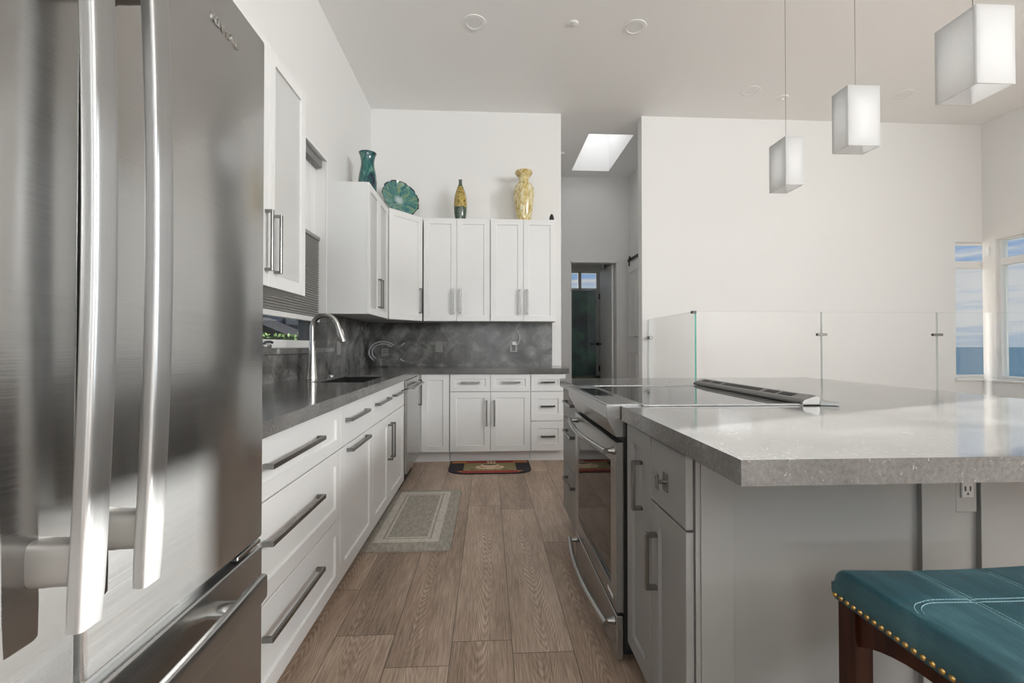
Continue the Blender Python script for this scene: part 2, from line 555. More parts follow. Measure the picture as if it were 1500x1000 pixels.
def shaker(mb, x0, x1, z0, z1, y0=0.0, t=.02, rail=.057, rec=.009, bev=.0016):
    """a framed front with a sunken panel; front face at y0, depth t towards +Y"""
    o = [(x0, z0), (x1, z0), (x1, z1), (x0, z1)]
    rx = min(rail, (x1 - x0) * .32); rz_ = min(rail, (z1 - z0) * .32)
    i1 = [(x0 + rx, z0 + rz_), (x1 - rx, z0 + rz_), (x1 - rx, z1 - rz_), (x0 + rx, z1 - rz_)]
    i2 = [(x0 + rx + .004, z0 + rz_ + .004), (x1 - rx - .004, z0 + rz_ + .004), (x1 - rx - .004, z1 - rz_ - .004), (x0 + rx + .004, z1 - rz_ - .004)]
    ob = [(x0 + bev, z0 + bev), (x1 - bev, z0 + bev), (x1 - bev, z1 - bev), (x0 + bev, z1 - bev)]
    bm = mb.bm
    L = [[bm.verts.new((p[0], y, p[1])) for p in ring] for ring, y in ((o, y0 + t), (o, y0 + bev), (ob, y0), (i1, y0), (i2, y0 + rec))]
    fs = [bm.faces.new(L[0][::-1])]
    for A, B in zip(L, L[1:]):
        for k in range(4):
            fs.append(bm.faces.new((A[k], A[(k + 1) % 4], B[(k + 1) % 4], B[k])))
    fs.append(bm.faces.new(L[-1]))
    for f in fs: f.material_index = mb.mi
    return rx, rz_


def flat_front(mb, x0, x1, z0, z1, t=.02, y0=0.0):
    mb.box(x0, x1, y0, y0 + t, z0, z1, .0016)


def bar_pull(mb, cx, cz, length, vert, y=0.0, proj=.034, w=.0165, th=.010):
    """square U shaped bar pull standing off the face at y (towards -Y)"""
    h = length / 2
    poly = [(-h, 0), (-h, -proj), (h, -proj), (h, 0), (h - .012, 0), (h - .012, -proj + th), (-h + .012, -proj + th), (-h + .012, 0)]
    sub = MB()
    sub.prism(poly, -w / 2, w / 2, 'z', .0012)
    M = Matrix.Translation((cx, y, cz)) @ (Matrix.Rotation(-PI / 2, 4, 'Y') if vert else Matrix.Identity(4))
    sub.xf(M)
    me = bpy.data.meshes.new('tmp'); sub.bm.to_mesh(me); sub.bm.free(); mb.bm.from_mesh(me); bpy.data.meshes.remove(me)


def cabinet(name, label, cat, loc, rz, width, depth, z0, z1, fronts, mat=None, toe=None, group=None, bodymat=None, toe_rec=.075):
    """fronts: list of dict(kind, x0,x1,z0,z1, handle=(cx,cz,len,vert), flat, glass)"""
    mat = mat or M_CAB
    root = thing(name, label, cat, loc, rz, group)
    m = MB(); m.box(0, width, .021, depth, z0, z1, .001)
    if toe is not None:
        m.box(.002, width - .002, .021 + toe_rec, depth, toe, z0)
    m.build('body', bodymat or mat, root)
    for f in fronts:
        m = MB()
        g = .0015
        a, b, c, d = f['x0'] + g, f['x1'] - g, f['z0'] + g, f['z1'] - g
        if f.get('glass'):
            R = .057
            for (p, q, r_, s_) in ((a, a + R, c, d), (b - R, b, c, d), (a + R, b - R, c, c + R), (a + R, b - R, d - R, d)):
                m.box(p, q, 0, .02, r_, s_, .001)
            fo = m.build(f['kind'], mat, root)
            m = MB(); m.box(a + R, b - R, .009, .013, c + R, d - R); m.build('glass', M_FROST, fo)
        else:
            if f.get('flat'):
                flat_front(m, a, b, c, d)
            else:
                shaker(m, a, b, c, d, rail=f.get('rail', .057))
            fo = m.build(f['kind'], mat, root)
        if f.get('handle'):
            m = MB(); bar_pull(m, *f['handle']); m.build('handle', M_NICKEL, fo)
    return root


R90 = PI / 2
CT = .876      # underside of the worktops
TOP = .926
XF = -.668     # face of the left run
YF = 4.46      # face of the back run
# ================================================================== LEFT RUN (faces +X; local x = world y)
dl = .60
zL = .075


def L(y0): return (XF, y0, 0)


b0 = 1.06
cabinet('base_cabinet', 'white base cabinet with three wide drawers standing next to the refrigerator', 'cabinet', L(b0), R90, 2.107 - b0, dl, zL, CT - .002,
        [dict(kind='drawer', x0=0, x1=2.107 - b0, z0=.678, z1=CT - .006, handle=(1.61 - b0, .784, .44, False), rail=.05),
         dict(kind='drawer', x0=0, x1=2.107 - b0, z0=.371, z1=.675, handle=(1.61 - b0, .555, .44, False)),
         dict(kind='drawer', x0=0, x1=2.107 - b0, z0=zL, z1=.368, handle=(1.61 - b0, .272, .44, False))], toe=0)
b1 = 2.107
cabinet('base_cabinet', 'narrow white base cabinet with one drawer over a door that has a level handle', 'cabinet', L(b1), R90, 2.69 - b1, dl, zL, CT - .002,
        [dict(kind='drawer', x0=0, x1=2.69 - b1, z0=.678, z1=CT - .006, handle=(2.345 - b1, .797, .34, False), flat=True),
         dict(kind='door', x0=0, x1=2.69 - b1, z0=zL, z1=.675, handle=(2.365 - b1, .652, .34, False), rail=.065)], toe=0)
b2 = 2.69
cabinet('sink_cabinet', 'white base cabinet below the black sink with two doors and two small drawer fronts', 'cabinet', L(b2), R90, 3.675 - b2, dl, zL, .70,
        [dict(kind='drawer', x0=0, x1=.44, z0=.678, z1=CT - .006, handle=(2.90 - b2, .797, .33, False), flat=True),
         dict(kind='drawer', x0=.44, x1=.982, z0=.678, z1=CT - .006, handle=(3.40 - b2, .797, .36, False), flat=True),
         dict(kind='door', x0=0, x1=.44, z0=zL, z1=.675, handle=(3.095 - b2, .50, .24, True), rail=.065),
         dict(kind='door', x0=.44, x1=.982, z0=zL, z1=.675, handle=(3.18 - b2, .50, .24, True), rail=.065)], toe=0)
# dishwasher
dw = thing('dishwasher', 'stainless steel dishwasher with a thick bar handle between sink cabinet and corner cabinet', 'dishwasher', L(3.68), R90)
m = MB(); m.box(.004, .60, .03, .58, .08, CT - .004); m.build('body', M_DARK, dw)
m = MB(); m.box(.004, .60, -.022, .03, .12, .795, .004, 2); m.box(.004, .60, -.022, .03, .799, CT - .006, .003); dd = m.build('door', M_STEEL, dw)
m = MB(); m.box(.02, .582, -.078, -.052, .798, .818, .005, 2); m.box(.03, .055, -.055, -.02, .80, .816); m.box(.547, .572, -.055, -.02, .80, .816)
m.build('handle', M_BAR, dd)
m = MB(); m.box(.004, .60, .04, .06, .0, .12); m.build('kick_plate', M_DARK, dw)
# corner cabinet: an L with two leaves that meet at the inner corner
cc = thing('corner_cabinet', 'white corner base cabinet with a folding two leaf door at the inner corner', 'cabinet', (XF, YF, 0))
m = MB(); m.prism([(-.022, -.17), (-.022, .022), (.29, .022), (.29, .60), (-.60, .60), (-.60, -.17)], .112, CT - .002, 'z')
m.prism([(-.09, -.17), (-.09, .09), (.29, .09), (.29, .60), (-.60, .60), (-.60, -.17)], 0, .112, 'z'); m.build('body', M_CAB, cc)
m = MB(); shaker(m, 0, .158, .114, CT - .006, rail=.05); m.xf(Matrix.Translation((0, -.168, 0)) @ Matrix.Rotation(R90, 4, 'Z')); ld = m.build('door', M_CAB, cc)
m = MB(); bar_pull(m, .122, .70, .245, True); m.xf(Matrix.Translation((0, -.168, 0)) @ Matrix.Rotation(R90, 4, 'Z')); m.build('handle', M_NICKEL, ld)
m = MB(); shaker(m, .022, .288, .114, CT - .006); m.build('door', M_CAB, cc)

# ================================================================== BACK RUN (faces the camera)
x0 = -.375
cabinet('base_cabinet', 'white base cabinet with two drawers side by side over two doors behind the coffee rug', 'cabinet', (x0, YF, 0), 0, .795, .60, .112, CT - .002,
        [dict(kind='drawer', x0=.005, x1=.398, z0=.70, z1=CT - .006, handle=(.205, .79, .18, False), rail=.045),
         dict(kind='drawer', x0=.398, x1=.79, z0=.70, z1=CT - .006, handle=(.60, .79, .18, False), rail=.045),
         dict(kind='door', x0=.005, x1=.398, z0=.114, z1=.697, handle=(.36, .49, .25, True)),
         dict(kind='door', x0=.398, x1=.79, z0=.114, z1=.697, handle=(.436, .49, .25, True))], toe=0)
x1 = .42
cabinet('base_cabinet', 'narrow white base cabinet with three small drawers ending the back run', 'cabinet', (x1, YF, 0), 0, .345, .60, .112, CT - .002,
        [dict(kind='drawer', x0=0, x1=.345, z0=.70, z1=CT - .006, handle=(.165, .79, .14, False), rail=.07),
         dict(kind='drawer', x0=0, x1=.345, z0=.41, z1=.697, handle=(.165, .555, .14, False), rail=.07),
         dict(kind='drawer', x0=0, x1=.345, z0=.114, z1=.407, handle=(.165, .26, .14, False), rail=.07)], toe=0)

# worktop: one L with the sink cut-out
SX0, SX1, SY0, SY1 = -1.06, -.745, 2.77, 3.44
m = MB()
slab_grid(m, [XL + .002, SX0, SX1, -.645, .795], [1.0, SY0, SY1, 4.435, YB - .002], {(1, 1), (3, 0), (3, 1), (3, 2)}, CT, TOP, 'z')
tag(m.build('worktop', M_COUNTER), 'dark grey stone worktop running along the sink wall and the back wall', 'countertop')
# sink
sk = MB()
slab_grid(sk, [SX0 + .0005, SX0 + .006, SX1 - .006, SX1 - .0005], [SY0 + .0005, SY0 + .006, SY1 - .006, SY1 - .0005], {(1, 1)}, .71, TOP - .010, 'z')
sk.box(SX0 + .006, SX1 - .006, SY0 + .006, SY1 - .006, .703, .712)
sko = tag(sk.build('sink', M_SINK), 'black undermount sink let into the dark worktop', 'sink')
m = MB(); m.lathe([(0, .001), (.045, .001), (.045, .004), (.03, .004), (.025, .001), (0, .001)], ((SX0 + SX1) / 2, 3.1, .712), 24); m.build('drain', M_CHROME, sko, True)
# faucet
fb = Vector((-1.155, 3.055, TOP))
fa = thing('faucet', 'brushed gooseneck kitchen faucet with a pull-down spray head behind the sink', 'faucet', fb)
m = MB(); m.lathe([(0, 0), (.038, 0), (.038, .004), (.0365, .008), (.034, .05), (.0245, .16), (.0175, .235), (.016, .245), (0, .245)], (0, 0, 0), 28); m.build('base', M_FAUCET, fa, True)
pts = [(0, 0, .24), (0, 0, .30)]
rad = .083
for k in range(0, 17):
    a = PI - k * PI * .93 / 16
    pts.append((rad + rad * math.cos(a), 0, .336 + rad * math.sin(a)))
m = MB(); m.tube(pts, .0152, 16); m.build('spout', M_FAUCET, fa, True)
e = Vector(pts[-1]); dirv = (Vector(pts[-1]) - Vector(pts[-2])).normalized()
m = MB(); m.tube([e - dirv * .002, e + dirv * .012, e + dirv * .02, e + dirv * .108, e + dirv * .115], [.0150, .0155, .0160, .0205, .0195], 20); sh = m.build('spray_head', M_FAUCET, fa, True)
m = MB(); q = e + dirv * .05 + Vector((.0185, 0, 0)); m.tube([q - dirv * .022, q + dirv * .022], .005, 8); m.build('spray_button', M_CHROME, sh, True)
m = MB(); m.cyl((0, .012, .085), (0, .045, .085), .012, 16); m.tube([(0, .04, .085), (0, .046, .10), (.004, .050, .185)], [.007, .006, .005], 10); m.build('lever', M_CHROME, fa, True)
m = MB(); m.lathe([(0, 0), (.024, 0), (.024, .006), (.017, .011), (0, .012)], (0, 0, 0), 24, Matrix.Translation((-1.135, 3.36, TOP)))
tag(m.build('hole_cover', M_CHROME, None, True), 'small round chrome hole cover on the worktop beside the faucet', 'hole cover')

# backsplash slabs
m = MB(); m.box(XL + .022, .713, YB - .021, YB - .0005, TOP, 1.40); struct(m.build('trim_5', M_SPLASH))
m = MB(); slab_grid(m, [1.0, WY0 - .02, WY1, YB - .021], [TOP, 1.09, 1.40], {(1, 1)}, XL + .0005, XL + .021, 'x'); struct(m.build('trim_6', M_SPLASH))
# stone window sill and jamb lining
m = MB(); m.box(XL - .13, XL + .035, WY0, WY1 - .001, 1.092, 1.131, .002)
m.box(XL - .10, XL + .022, WY1 - .018, WY1 - .001, 1.131, 1.40)
m.box(XL + .0005, XL + .024, WY1, WY1 + .16, 1.092, 1.131, .001); struct(m.build('trim_7', M_COUNTER))

# sink window
FX = XL - .13
m = MB()
m.box(FX, FX + .06, WY0, WY1, 1.131, 1.185, .003); m.box(FX, FX + .06, WY0, WY1, WZ1 - .05, WZ1, .003)
for a, b in ((WY0, WY0 + .05),): m.box(FX, FX + .06, a, b, 1.185, WZ1 - .05, .003)
m.box(FX, FX + .055, WY1 - .19, WY1 - .002, 1.40, WZ1 - .05, .002)
wn = struct(m.build('window_1', M_TRIM))
m = MB(); m.box(FX + .02, FX + .025, WY0 + .05, WY1 - .19, 1.185, WZ1 - .05); m.build('pane', M_PANE, wn)
m = MB(); m.box(FX, FX + .055, WY1 - .19, WY1 - .002, 1.185, 1.40, .002); m.build('dark_stile', pmat('dark_grey_frame', (.07, .07, .075), .5), wn)
m = MB(); m.box(XL + .0003, XL + .012, WY0 - .03, WY1 + .02, WZ1, WZ1 + .025, .002); m.box(XL + .0003, XL + .012, WY1 + .001, WY1 + .02, 1.40, WZ1, .002)
struct(m.build('trim_8', M_TRIM))
cr = thing('window_crank', 'dark chrome window crank on the white sill behind the worktop', 'crank', (FX + .075, 2.83, 1.131))
m = MB(); m.box(-.018, .018, -.055, .045, 0, .022, .006, 2); m.build('crank_base', M_CHROME, cr, True)
m = MB(); m.tube([(.0, -.03, .02), (.0, .0, .036), (.0, .06, .04), (.0, .085, .034)], [.009, .008, .007, .008], 10); m.build('lever', M_DCHROME, cr, True)
# pleated shade with its rails
shd = thing('pleated_shade', 'grey pleated window shade hanging half way across the sink window', 'blind', (XL - .05, WY0, 1.33))
m = MB()
n = 34; za, zb = .035, .64
for k in range(n):
    z0_ = za + (zb - za) * k / n; z1_ = za + (zb - za) * (k + 1) / n; zm = (z0_ + z1_) / 2
    m.prism([(-.010, z0_), (.0, z0_), (.013, zm), (.0, z1_), (-.010, z1_)], .012, WY1 - WY0 - .022, 'y')
m.build('pleats', pmat('grey_shade_fabric', (.33, .325, .31), .8), shd)
m = MB(); m.box(-.014, .018, .01, WY1 - WY0 - .02, .0, .035, .003); m.build('bottom_rail', M_TRIM, shd)
m = MB(); m.box(-.014, .018, .01, WY1 - WY0 - .02, .64, .668, .003); m.build('top_rail', pmat('grey_rail', (.28, .28, .27), .5), shd)
m = MB(); m.box(-.022, .030, .006, WY1 - WY0 - .02, 1.215, 1.272, .004); m.build('head_rail', pmat('grey_head_rail', (.22, .22, .215), .5), shd)
for yy in (.2, .75, 1.2):
    m = MB(); m.cyl((0, yy, .66), (0, yy, 1.23), .0012, 6); m.build('cord', M_TRIM, shd)

# ================================================================== WALL CABINETS
UB, UT = 1.40, 2.455
hz = 1.60
cabinet('wall_cabinet', 'white glass fronted wall cabinet beside the refrigerator', 'cabinet', (-.95, 1.62, 0), R90, .80, .338, UB, UT,
        [dict(kind='door', x0=0, x1=.40, z0=UB, z1=UT, glass=True, handle=(.372, 1.595, .262, True)),
         dict(kind='door', x0=.40, x1=.80, z0=UB, z1=UT, glass=True, handle=(.455, 1.595, .262, True))])
cabinet('wall_cabinet', 'white glass fronted wall cabinet right of the sink window', 'cabinet', (-.95, 3.678, 0), R90, .70, .338, UB, UT,
        [dict(kind='door', x0=0, x1=.35, z0=UB, z1=UT, glass=True, handle=(.315, 1.60, .25, True)),
         dict(kind='door', x0=.35, x1=.70, z0=UB, z1=UT, glass=True, handle=(.385, 1.60, .25, True))])
# diagonal corner wall cabinet
A = Vector((-.945, 4.385, 0)); B = Vector((-.672, 4.718, 0))
dcab = thing('corner_wall_cabinet', 'white diagonal wall cabinet in the corner under the round glass plate', 'cabinet', A)
dd_ = B - A; ang = math.atan2(dd_.y, dd_.x); wd = dd_.length
nrm = Vector((-math.sin(ang), math.cos(ang), 0)) * .021
P = [A + nrm, B + nrm, Vector((-.672, YB - .003, 0)), Vector((XL + .003, YB - .003, 0)), Vector((XL + .003, 4.385, 0))]
m = MB(); m.prism([((p - A).x, (p - A).y) for p in P], UB, UT + .012, 'z'); m.build('body', M_CAB, dcab)
m = MB(); shaker(m, .004, wd - .004, UB + .002, UT + .01); m.xf(Matrix.Rotation(ang, 4, 'Z')); dr = m.build('door', M_CAB, dcab)
m = MB(); bar_pull(m, wd - .04, 1.605, .255, True); m.xf(Matrix.Rotation(ang, 4, 'Z')); m.build('handle', M_NICKEL, dr)
YU = 4.72
for (xa, xb, lab) in ((-.668, .020, 'white two door wall cabinet below the slim green and yellow bottle vase'),
                      (.022, .712, 'white two door wall cabinet below the pale yellow glass vase')):
    wdt = xb - xa
    cabinet('wall_cabinet', lab, 'cabinet', (xa, YU, 0), 0, wdt, YB - YU - .003, UB, UT + .012,
            [dict(kind='door', x0=.004, x1=wdt / 2, z0=UB, z1=UT + .01, handle=(wdt / 2 - .038, 1.605, .255, True)),
             dict(kind='door', x0=wdt / 2, x1=wdt - .004, z0=UB, z1=UT + .01, handle=(wdt / 2 + .038, 1.605, .255, True))])


def W(m, root):
    """world coordinates -> the frame of an unrotated root"""
    return m.xf(Matrix.Translation(-Vector(root.location)))


def lettering(name, txt, size, mat, parent, M, ext=.0008, sx=1.0):
    cu = bpy.data.curves.new('tmp_text', 'FONT'); cu.body = txt; cu.size = size; cu.extrude = ext; cu.align_x = 'CENTER'; cu.align_y = 'CENTER'
    o = bpy.data.objects.new('tmp_text', cu); COL.objects.link(o)
    me = bpy.data.meshes.new_from_object(o.evaluated_get(bpy.context.evaluated_depsgraph_get()))
    bpy.data.objects.remove(o); bpy.data.curves.remove(cu)
    me.transform(M @ Matrix.Diagonal((sx, 1, 1, 1)))
    me.name = name; me.materials.clear(); me.materials.append(mat)
    r = bpy.data.objects.new(name, me); COL.objects.link(r); r.parent = parent
    return r


# ================================================================== REFRIGERATOR (faces +X)
FXF = -.467
fr = thing('refrigerator', 'large stainless steel french door refrigerator with bowed vertical handles and a freezer drawer', 'refrigerator', (-.84, .54, 0))
m = MB(); m.box(-1.24, -.55, .112, .968, .03, 1.765, .004); W(m, fr).build('body', pmat('fridge_side', (.16, .16, .155), .45, .4), fr)
ys = .5515


def fridge_handle(y, lead):
    m = MB()
    pts = []
    for k in range(25):
        f = k / 24
        z = .850 + f * (1.662 - .850)
        pts.append((-.4255 + .016 * math.sin(PI * (.08 + .84 * f)), y, z))
    m.tube(pts, [.93] + [1.0] * 23 + [.93], 28, sq=(.0165, .0085), pw=.42)
    o = W(m, fr).build('handle', M_BAR, lead, True)
    for z in (.918, 1.595):
        m = MB(); m.tube([(-.468, y - .002, z), (-.452, y - .002, z), (-.446, y - .002, z), (-.424, y - .001, z)], [1, 1, .97, .97], 20, sq=(.0135, .024), pw=.5)
        q = W(m, fr).build('handle_mount', M_MOUNT, o, True)
    return o


for (a, b, hy) in ((.104, ys - .0045, .502), (ys + .0045, .976, .589)):
    m = MB(); m.box(-.545, FXF, a, b, .748, 1.779, .007, 3)
    d = W(m, fr).build('door', M_STEEL, fr, True)
    fridge_handle(hy, d)
    last = d
lettering('lettering', 'KENMORE', .021, pmat('raised_steel_letters', (.62, .62, .60), .3, 1.0), last,
          Matrix.Translation(-Vector(fr.location)) @ Matrix.Translation((FXF + .0006, .829, 1.700)) @ Matrix.Rotation(PI / 2, 4, 'Z') @ Matrix.Rotation(PI / 2, 4, 'X'), .0009, .86)
m = MB(); m.box(-.54, -.486, .112, .968, .726, .752); W(m, fr).build('gasket', M_DARK, fr)
m = MB(); m.box(-.545, -.469, .885, .972, .7365, .7455, .002); W(m, fr).build('hinge', M_CHROME, fr)
m = MB(); m.box(-.545, FXF, .104, .976, .075, .731, .006, 3); fz = W(m, fr).build('drawer', M_STEEL, fr, True)
m = MB()
m.tube([(-.4195 + .010 * math.sin(PI * k / 20), .20 + k * .034, .694) for k in range(21)], [.93] + [1] * 19 + [.93], 24, sq=(.0075, .0245), pw=.42)
fh = W(m, fr).build('handle', M_STEEL, fz, True)
for y in (.275, .805):
    m = MB(); m.tube([(-.468, y, .692), (-.445, y, .692), (-.42, y, .692)], .013, 18, sq=(1.6, 1)); W(m, fr).build('handle_mount', M_STEEL, fh, True)
m = MB(); m.box(-1.2, -.53, .12, .96, 0, .074); W(m, fr).build('kick_plate', M_DARK, fr)

# ================================================================== ISLAND
IX = .495            # face of the fronts towards the aisle
IXC, IXR, IY0, IY1 = .480, 2.20, .843, 3.04
RY0, RY1 = 1.617, 2.415
m = MB()
slab_grid(m, [IXC, 1.155, IXR], [IY0, RY0, RY1, IY1], {(0, 1)}, CT, TOP, 'z')
tag(m.build('island_worktop', M_ISLTOP), 'pale grey stone island worktop with a sunlit near end around the range', 'countertop')
# near unit: tall door, drawer, door (faces -X: local x runs towards the camera)
nu = cabinet('island_cabinet', 'grey island cabinet with tall door, small drawer and lower door, nearer than the range', 'cabinet', (IX, 1.605, 0), -R90, .462, .62, .09, CT - .003,
             [dict(kind='door', x0=0, x1=.238, z0=.092, z1=CT - .008, handle=(.158, .695, .158, True), rail=.055),
              dict(kind='drawer', x0=.240, x1=.485, z0=.679, z1=CT - .008, flat=True),
              dict(kind='door', x0=.240, x1=.485, z0=.092, z1=.676, handle=(.285, .512, .165, True), rail=.055)], mat=M_GREY, toe=0)
dw_ = [c for c in nu.children if c.name.startswith('drawer')][0]
m = MB(); m.box(.338, .372, -.003, 0, .738, .790, .001); m.cyl((.355, -.003, .764), (.355, -.022, .764), .006, 14); m.box(.349, .361, -.030, -.021, .742, .786, .002)
m.build('knob', M_NICKEL, dw_)
# far unit with three drawers
cabinet('island_cabinet', 'grey island cabinet with a stack of three drawers at the far end of the island', 'cabinet', (IX, 2.985, 0), -R90, .55, .62, .09, CT - .003,
        [dict(kind='drawer', x0=0, x1=.55, z0=.695, z1=CT - .008, handle=(.29, .80, .25, False), flat=True),
         dict(kind='drawer', x0=0, x1=.55, z0=.405, z1=.692, handle=(.29, .62, .25, False), flat=True),
         dict(kind='drawer', x0=0, x1=.55, z0=.092, z1=.402, handle=(.29, .33, .25, False), flat=True)], mat=M_GREY, toe=0)
# island back and end panels
ip = thing('island_panelling', 'grey framed panelling closing the near end and the far side of the island', 'panelling', (1.2, 1.11, 0))


def framed(a, b, c, d, name):
    m = MB()
    st1, st2 = c, d
    m.box(a, c, 1.11, 1.128, .0, CT - .001, .001); m.box(d, b, 1.11, 1.128, .0, CT - .001, .001)
    m.box(c, d, 1.11, 1.128, CT - .078, CT - .001); m.box(c, d, 1.11, 1.128, 0, .11)
    f = W(m, ip).build(name, M_GREY, ip)
    m = MB(); m.box(c, d, 1.1235, 1.1275, .11, CT - .078); W(m, ip).build('panel', M_GREY, f)


framed(.529, 1.198, .613, 1.106, 'panel_frame')
framed(1.266, 1.95, 1.342, 1.86, 'panel_frame')
m = MB(); m.box(1.198, 1.266, 1.123, 1.128, 0, CT - .001); m.box(1.13, 1.95, 1.1285, 1.14, 0, CT - .002); W(m, ip).build('backing', M_GREY, ip)
m = MB(); m.box(.517, .529, 1.114, 1.14, 0, CT - .001); W(m, ip).build('filler', M_GREY, ip)
m = MB(); m.box(1.93, 1.95, 1.14, 2.98, 0, CT - .002); m.box(1.18, 1.93, 2.96, 2.98, 0, CT - .002); W(m, ip).build('back_panel', M_GREY, ip)
ol = thing('outlet', 'grey power outlet tucked under the island worktop between two panels', 'outlet', (1.232, 1.123, .80))
m = MB(); m.box(1.203, 1.262, 1.116, 1.1228, .714, .874, .002); W(m, ol).build('cover_plate', pmat('outlet_cover', (.26, .257, .247), .4), ol)
m = MB(); m.box(1.216, 1.25, 1.112, 1.1165, .752, .872, .002)
m.mi = 1
for zc in (.776, .845):
    m.box(1.224, 1.2275, 1.1112, 1.1122, zc - .006, zc + .006); m.box(1.2375, 1.241, 1.1112, 1.1122, zc - .006, zc + .006); m.box(1.2305, 1.2345, 1.1112, 1.1122, zc - .016, zc - .011)
W(m, ol).build('receptacle', [pmat('outlet_device', (.40, .395, .38), .35), M_DARK], ol)

# ================================================================== RANGE (faces -X)
rg = thing('range', 'stainless steel slide-in electric range with black glass cooktop and oven window in the island', 'stove', (.8, (RY0 + RY1) / 2, 0))
ya, yb = RY0 + .012, RY1 - .012
m = MB(); m.box(.492, 1.13, ya + .004, yb - .004, .03, .905); W(m, rg).build('body', M_DARK, rg)
m = MB(); m.box(.56, 1.148, RY0 + .006, RY1 - .006, .905, .9295, .001); W(m, rg).build('cooktop', M_BLACKGLASS, rg)
for q in (RY0 - .012, RY1 - .006):
    m = MB(); m.box(.555, 1.15, q, q + .018, .9265, .9325, .001); W(m, rg).build('cooktop_trim', M_STEELD, rg)
m = MB(); m.prism([(.562, .9325), (.430, .9325), (.427, .929), (.427, .884), (.463, .813), (.50, .813), (.50, .878), (.562, .878)], ya, yb, 'y', .0012)
W(m, rg).build('control_panel', M_STEELD, rg)
m = MB(); m.box(.452, .534, 1.915, 2.235, .9322, .9335); W(m, rg).build('display', M_BLACKGLASS, rg)
od = None
m = MB()
wy0, wy1, wz0, wz1 = 1.705, yb - .062, .245, .712
slab_grid(m, [ya, wy0, wy1, yb], [.182, wz0, wz1, .793], {(1, 1)}, .463, .489, 'x')
od = W(m, rg).build('oven_door', M_STEELD, rg)
m = MB(); m.box(.466, .486, wy0, wy1, wz0, wz1); W(m, rg).build('oven_window', M_BLACKGLASS, od)


def range_handle(z, parent, y0, y1, bow):
    m = MB()
    m.tube([(.428 - bow * math.sin(PI * k / 24), y0 + (y1 - y0) * k / 24, z) for k in range(25)], .0115, 16)
    h = W(m, rg).build('handle', M_STEELD, parent, True)
    for y in (y0 + .018, y1 - .018):
        m = MB(); m.tube([(.464, y, z), (.452, y, z), (.428, y, z)], [.016, .011, .009], 16); W(m, rg).build('handle_mount', M_NICKEL, h, True)


range_handle(.757, od, 1.645, yb - .022, .028)
lettering('lettering', 'KENMORE', .020, M_TRIM, od, Matrix.Translation(-Vector(rg.location)) @ Matrix.Translation((.4627, 1.715, .213)) @ Matrix.Rotation(-PI / 2, 4, 'Z') @ Matrix.Rotation(PI / 2, 4, 'X'), .0006, .8)
m = MB(); m.box(.463, .489, ya, yb, .012, .168, .003); wd_ = W(m, rg).build('drawer', M_STEELD, rg)
range_handle(.135, wd_, 1.645, yb - .022, .028)
# downdraft vent
dv_ = thing('downdraft_vent', 'long dark downdraft vent grille standing behind the black cooktop', 'vent', (1.17, 2.02, TOP))
va, vb = 1.60, 2.475
m = MB(); m.prism([(1.136, TOP + .004), (1.205, TOP + .004), (1.205, TOP + .030), (1.196, TOP + .037), (1.148, TOP + .022), (1.138, TOP + .014)], va, vb, 'y', .002)
W(m, dv_).build('housing', pmat('dark_steel', (.20, .198, .19), .35, .9), dv_)
m = MB()
for a, b in ((1.69, 1.77), (1.79, 1.87), (1.90, 2.21), (2.235, 2.33), (2.35, 2.43)): m.prism([(1.160, TOP + .0262), (1.184, TOP + .0337), (1.184, TOP + .0345), (1.160, TOP + .0270)], a, b, 'y')
W(m, dv_).build('slots', M_DARK, dv_)
m = MB(); m.prism([(1.140, TOP + .005), (1.204, TOP + .005), (1.204, TOP + .029), (1.195, TOP + .036), (1.149, TOP + .0215), (1.140, TOP + .0135)], va - .004, va, 'y'); W(m, dv_).build('end_cap', M_STEELD, dv_)
m = MB(); m.prism([(1.207, 1.600), (1.262, 1.575), (1.265, 1.66), (1.207, 1.70)], TOP + .0005, TOP + .014, 'z', .002); W(m, dv_).build('end_block', pmat('grey_block', (.33, .33, .32), .4, .6), dv_)

# ================================================================== GLASS RAILING
GZ0, GZ1, GY = .10, 1.447, 3.91


def glass_panel(label, ax, a, b, c, clamp):
    loc = (a, GY, GZ0) if ax == 'x' else (c, a, GZ0)
    r = thing('glass_railing', label, 'glass railing', loc, 0, None)
    bm = MB()
    if ax == 'x': bm.box(a, b, GY - .006, GY + .006, GZ0, GZ1)
    else: bm.box(c - .006, c + .006, a, b, GZ0, GZ1)
    bm.bm.normal_update()
    for f in bm.bm.faces:
        n = f.normal
        if ax == 'x': f.material_index = 0 if abs(n.y) > .5 else 1 if (n.x < -.5 and a < 2) else 2
        else: f.material_index = 0 if abs(n.x) > .5 else 1 if n.y < -.5 else 2
    W(bm, r).build('pane', [M_RAILGLASS, M_GLASSEDGE, M_GLASSEDGE2], r)
    for (x0_, x1_, y0_, y1_, z0_, z1_, mt) in clamp:
        m = MB(); m.box(x0_, x1_, y0_, y1_, z0_, z1_, .002); W(m, r).build('clamp', mt, r)
    return r


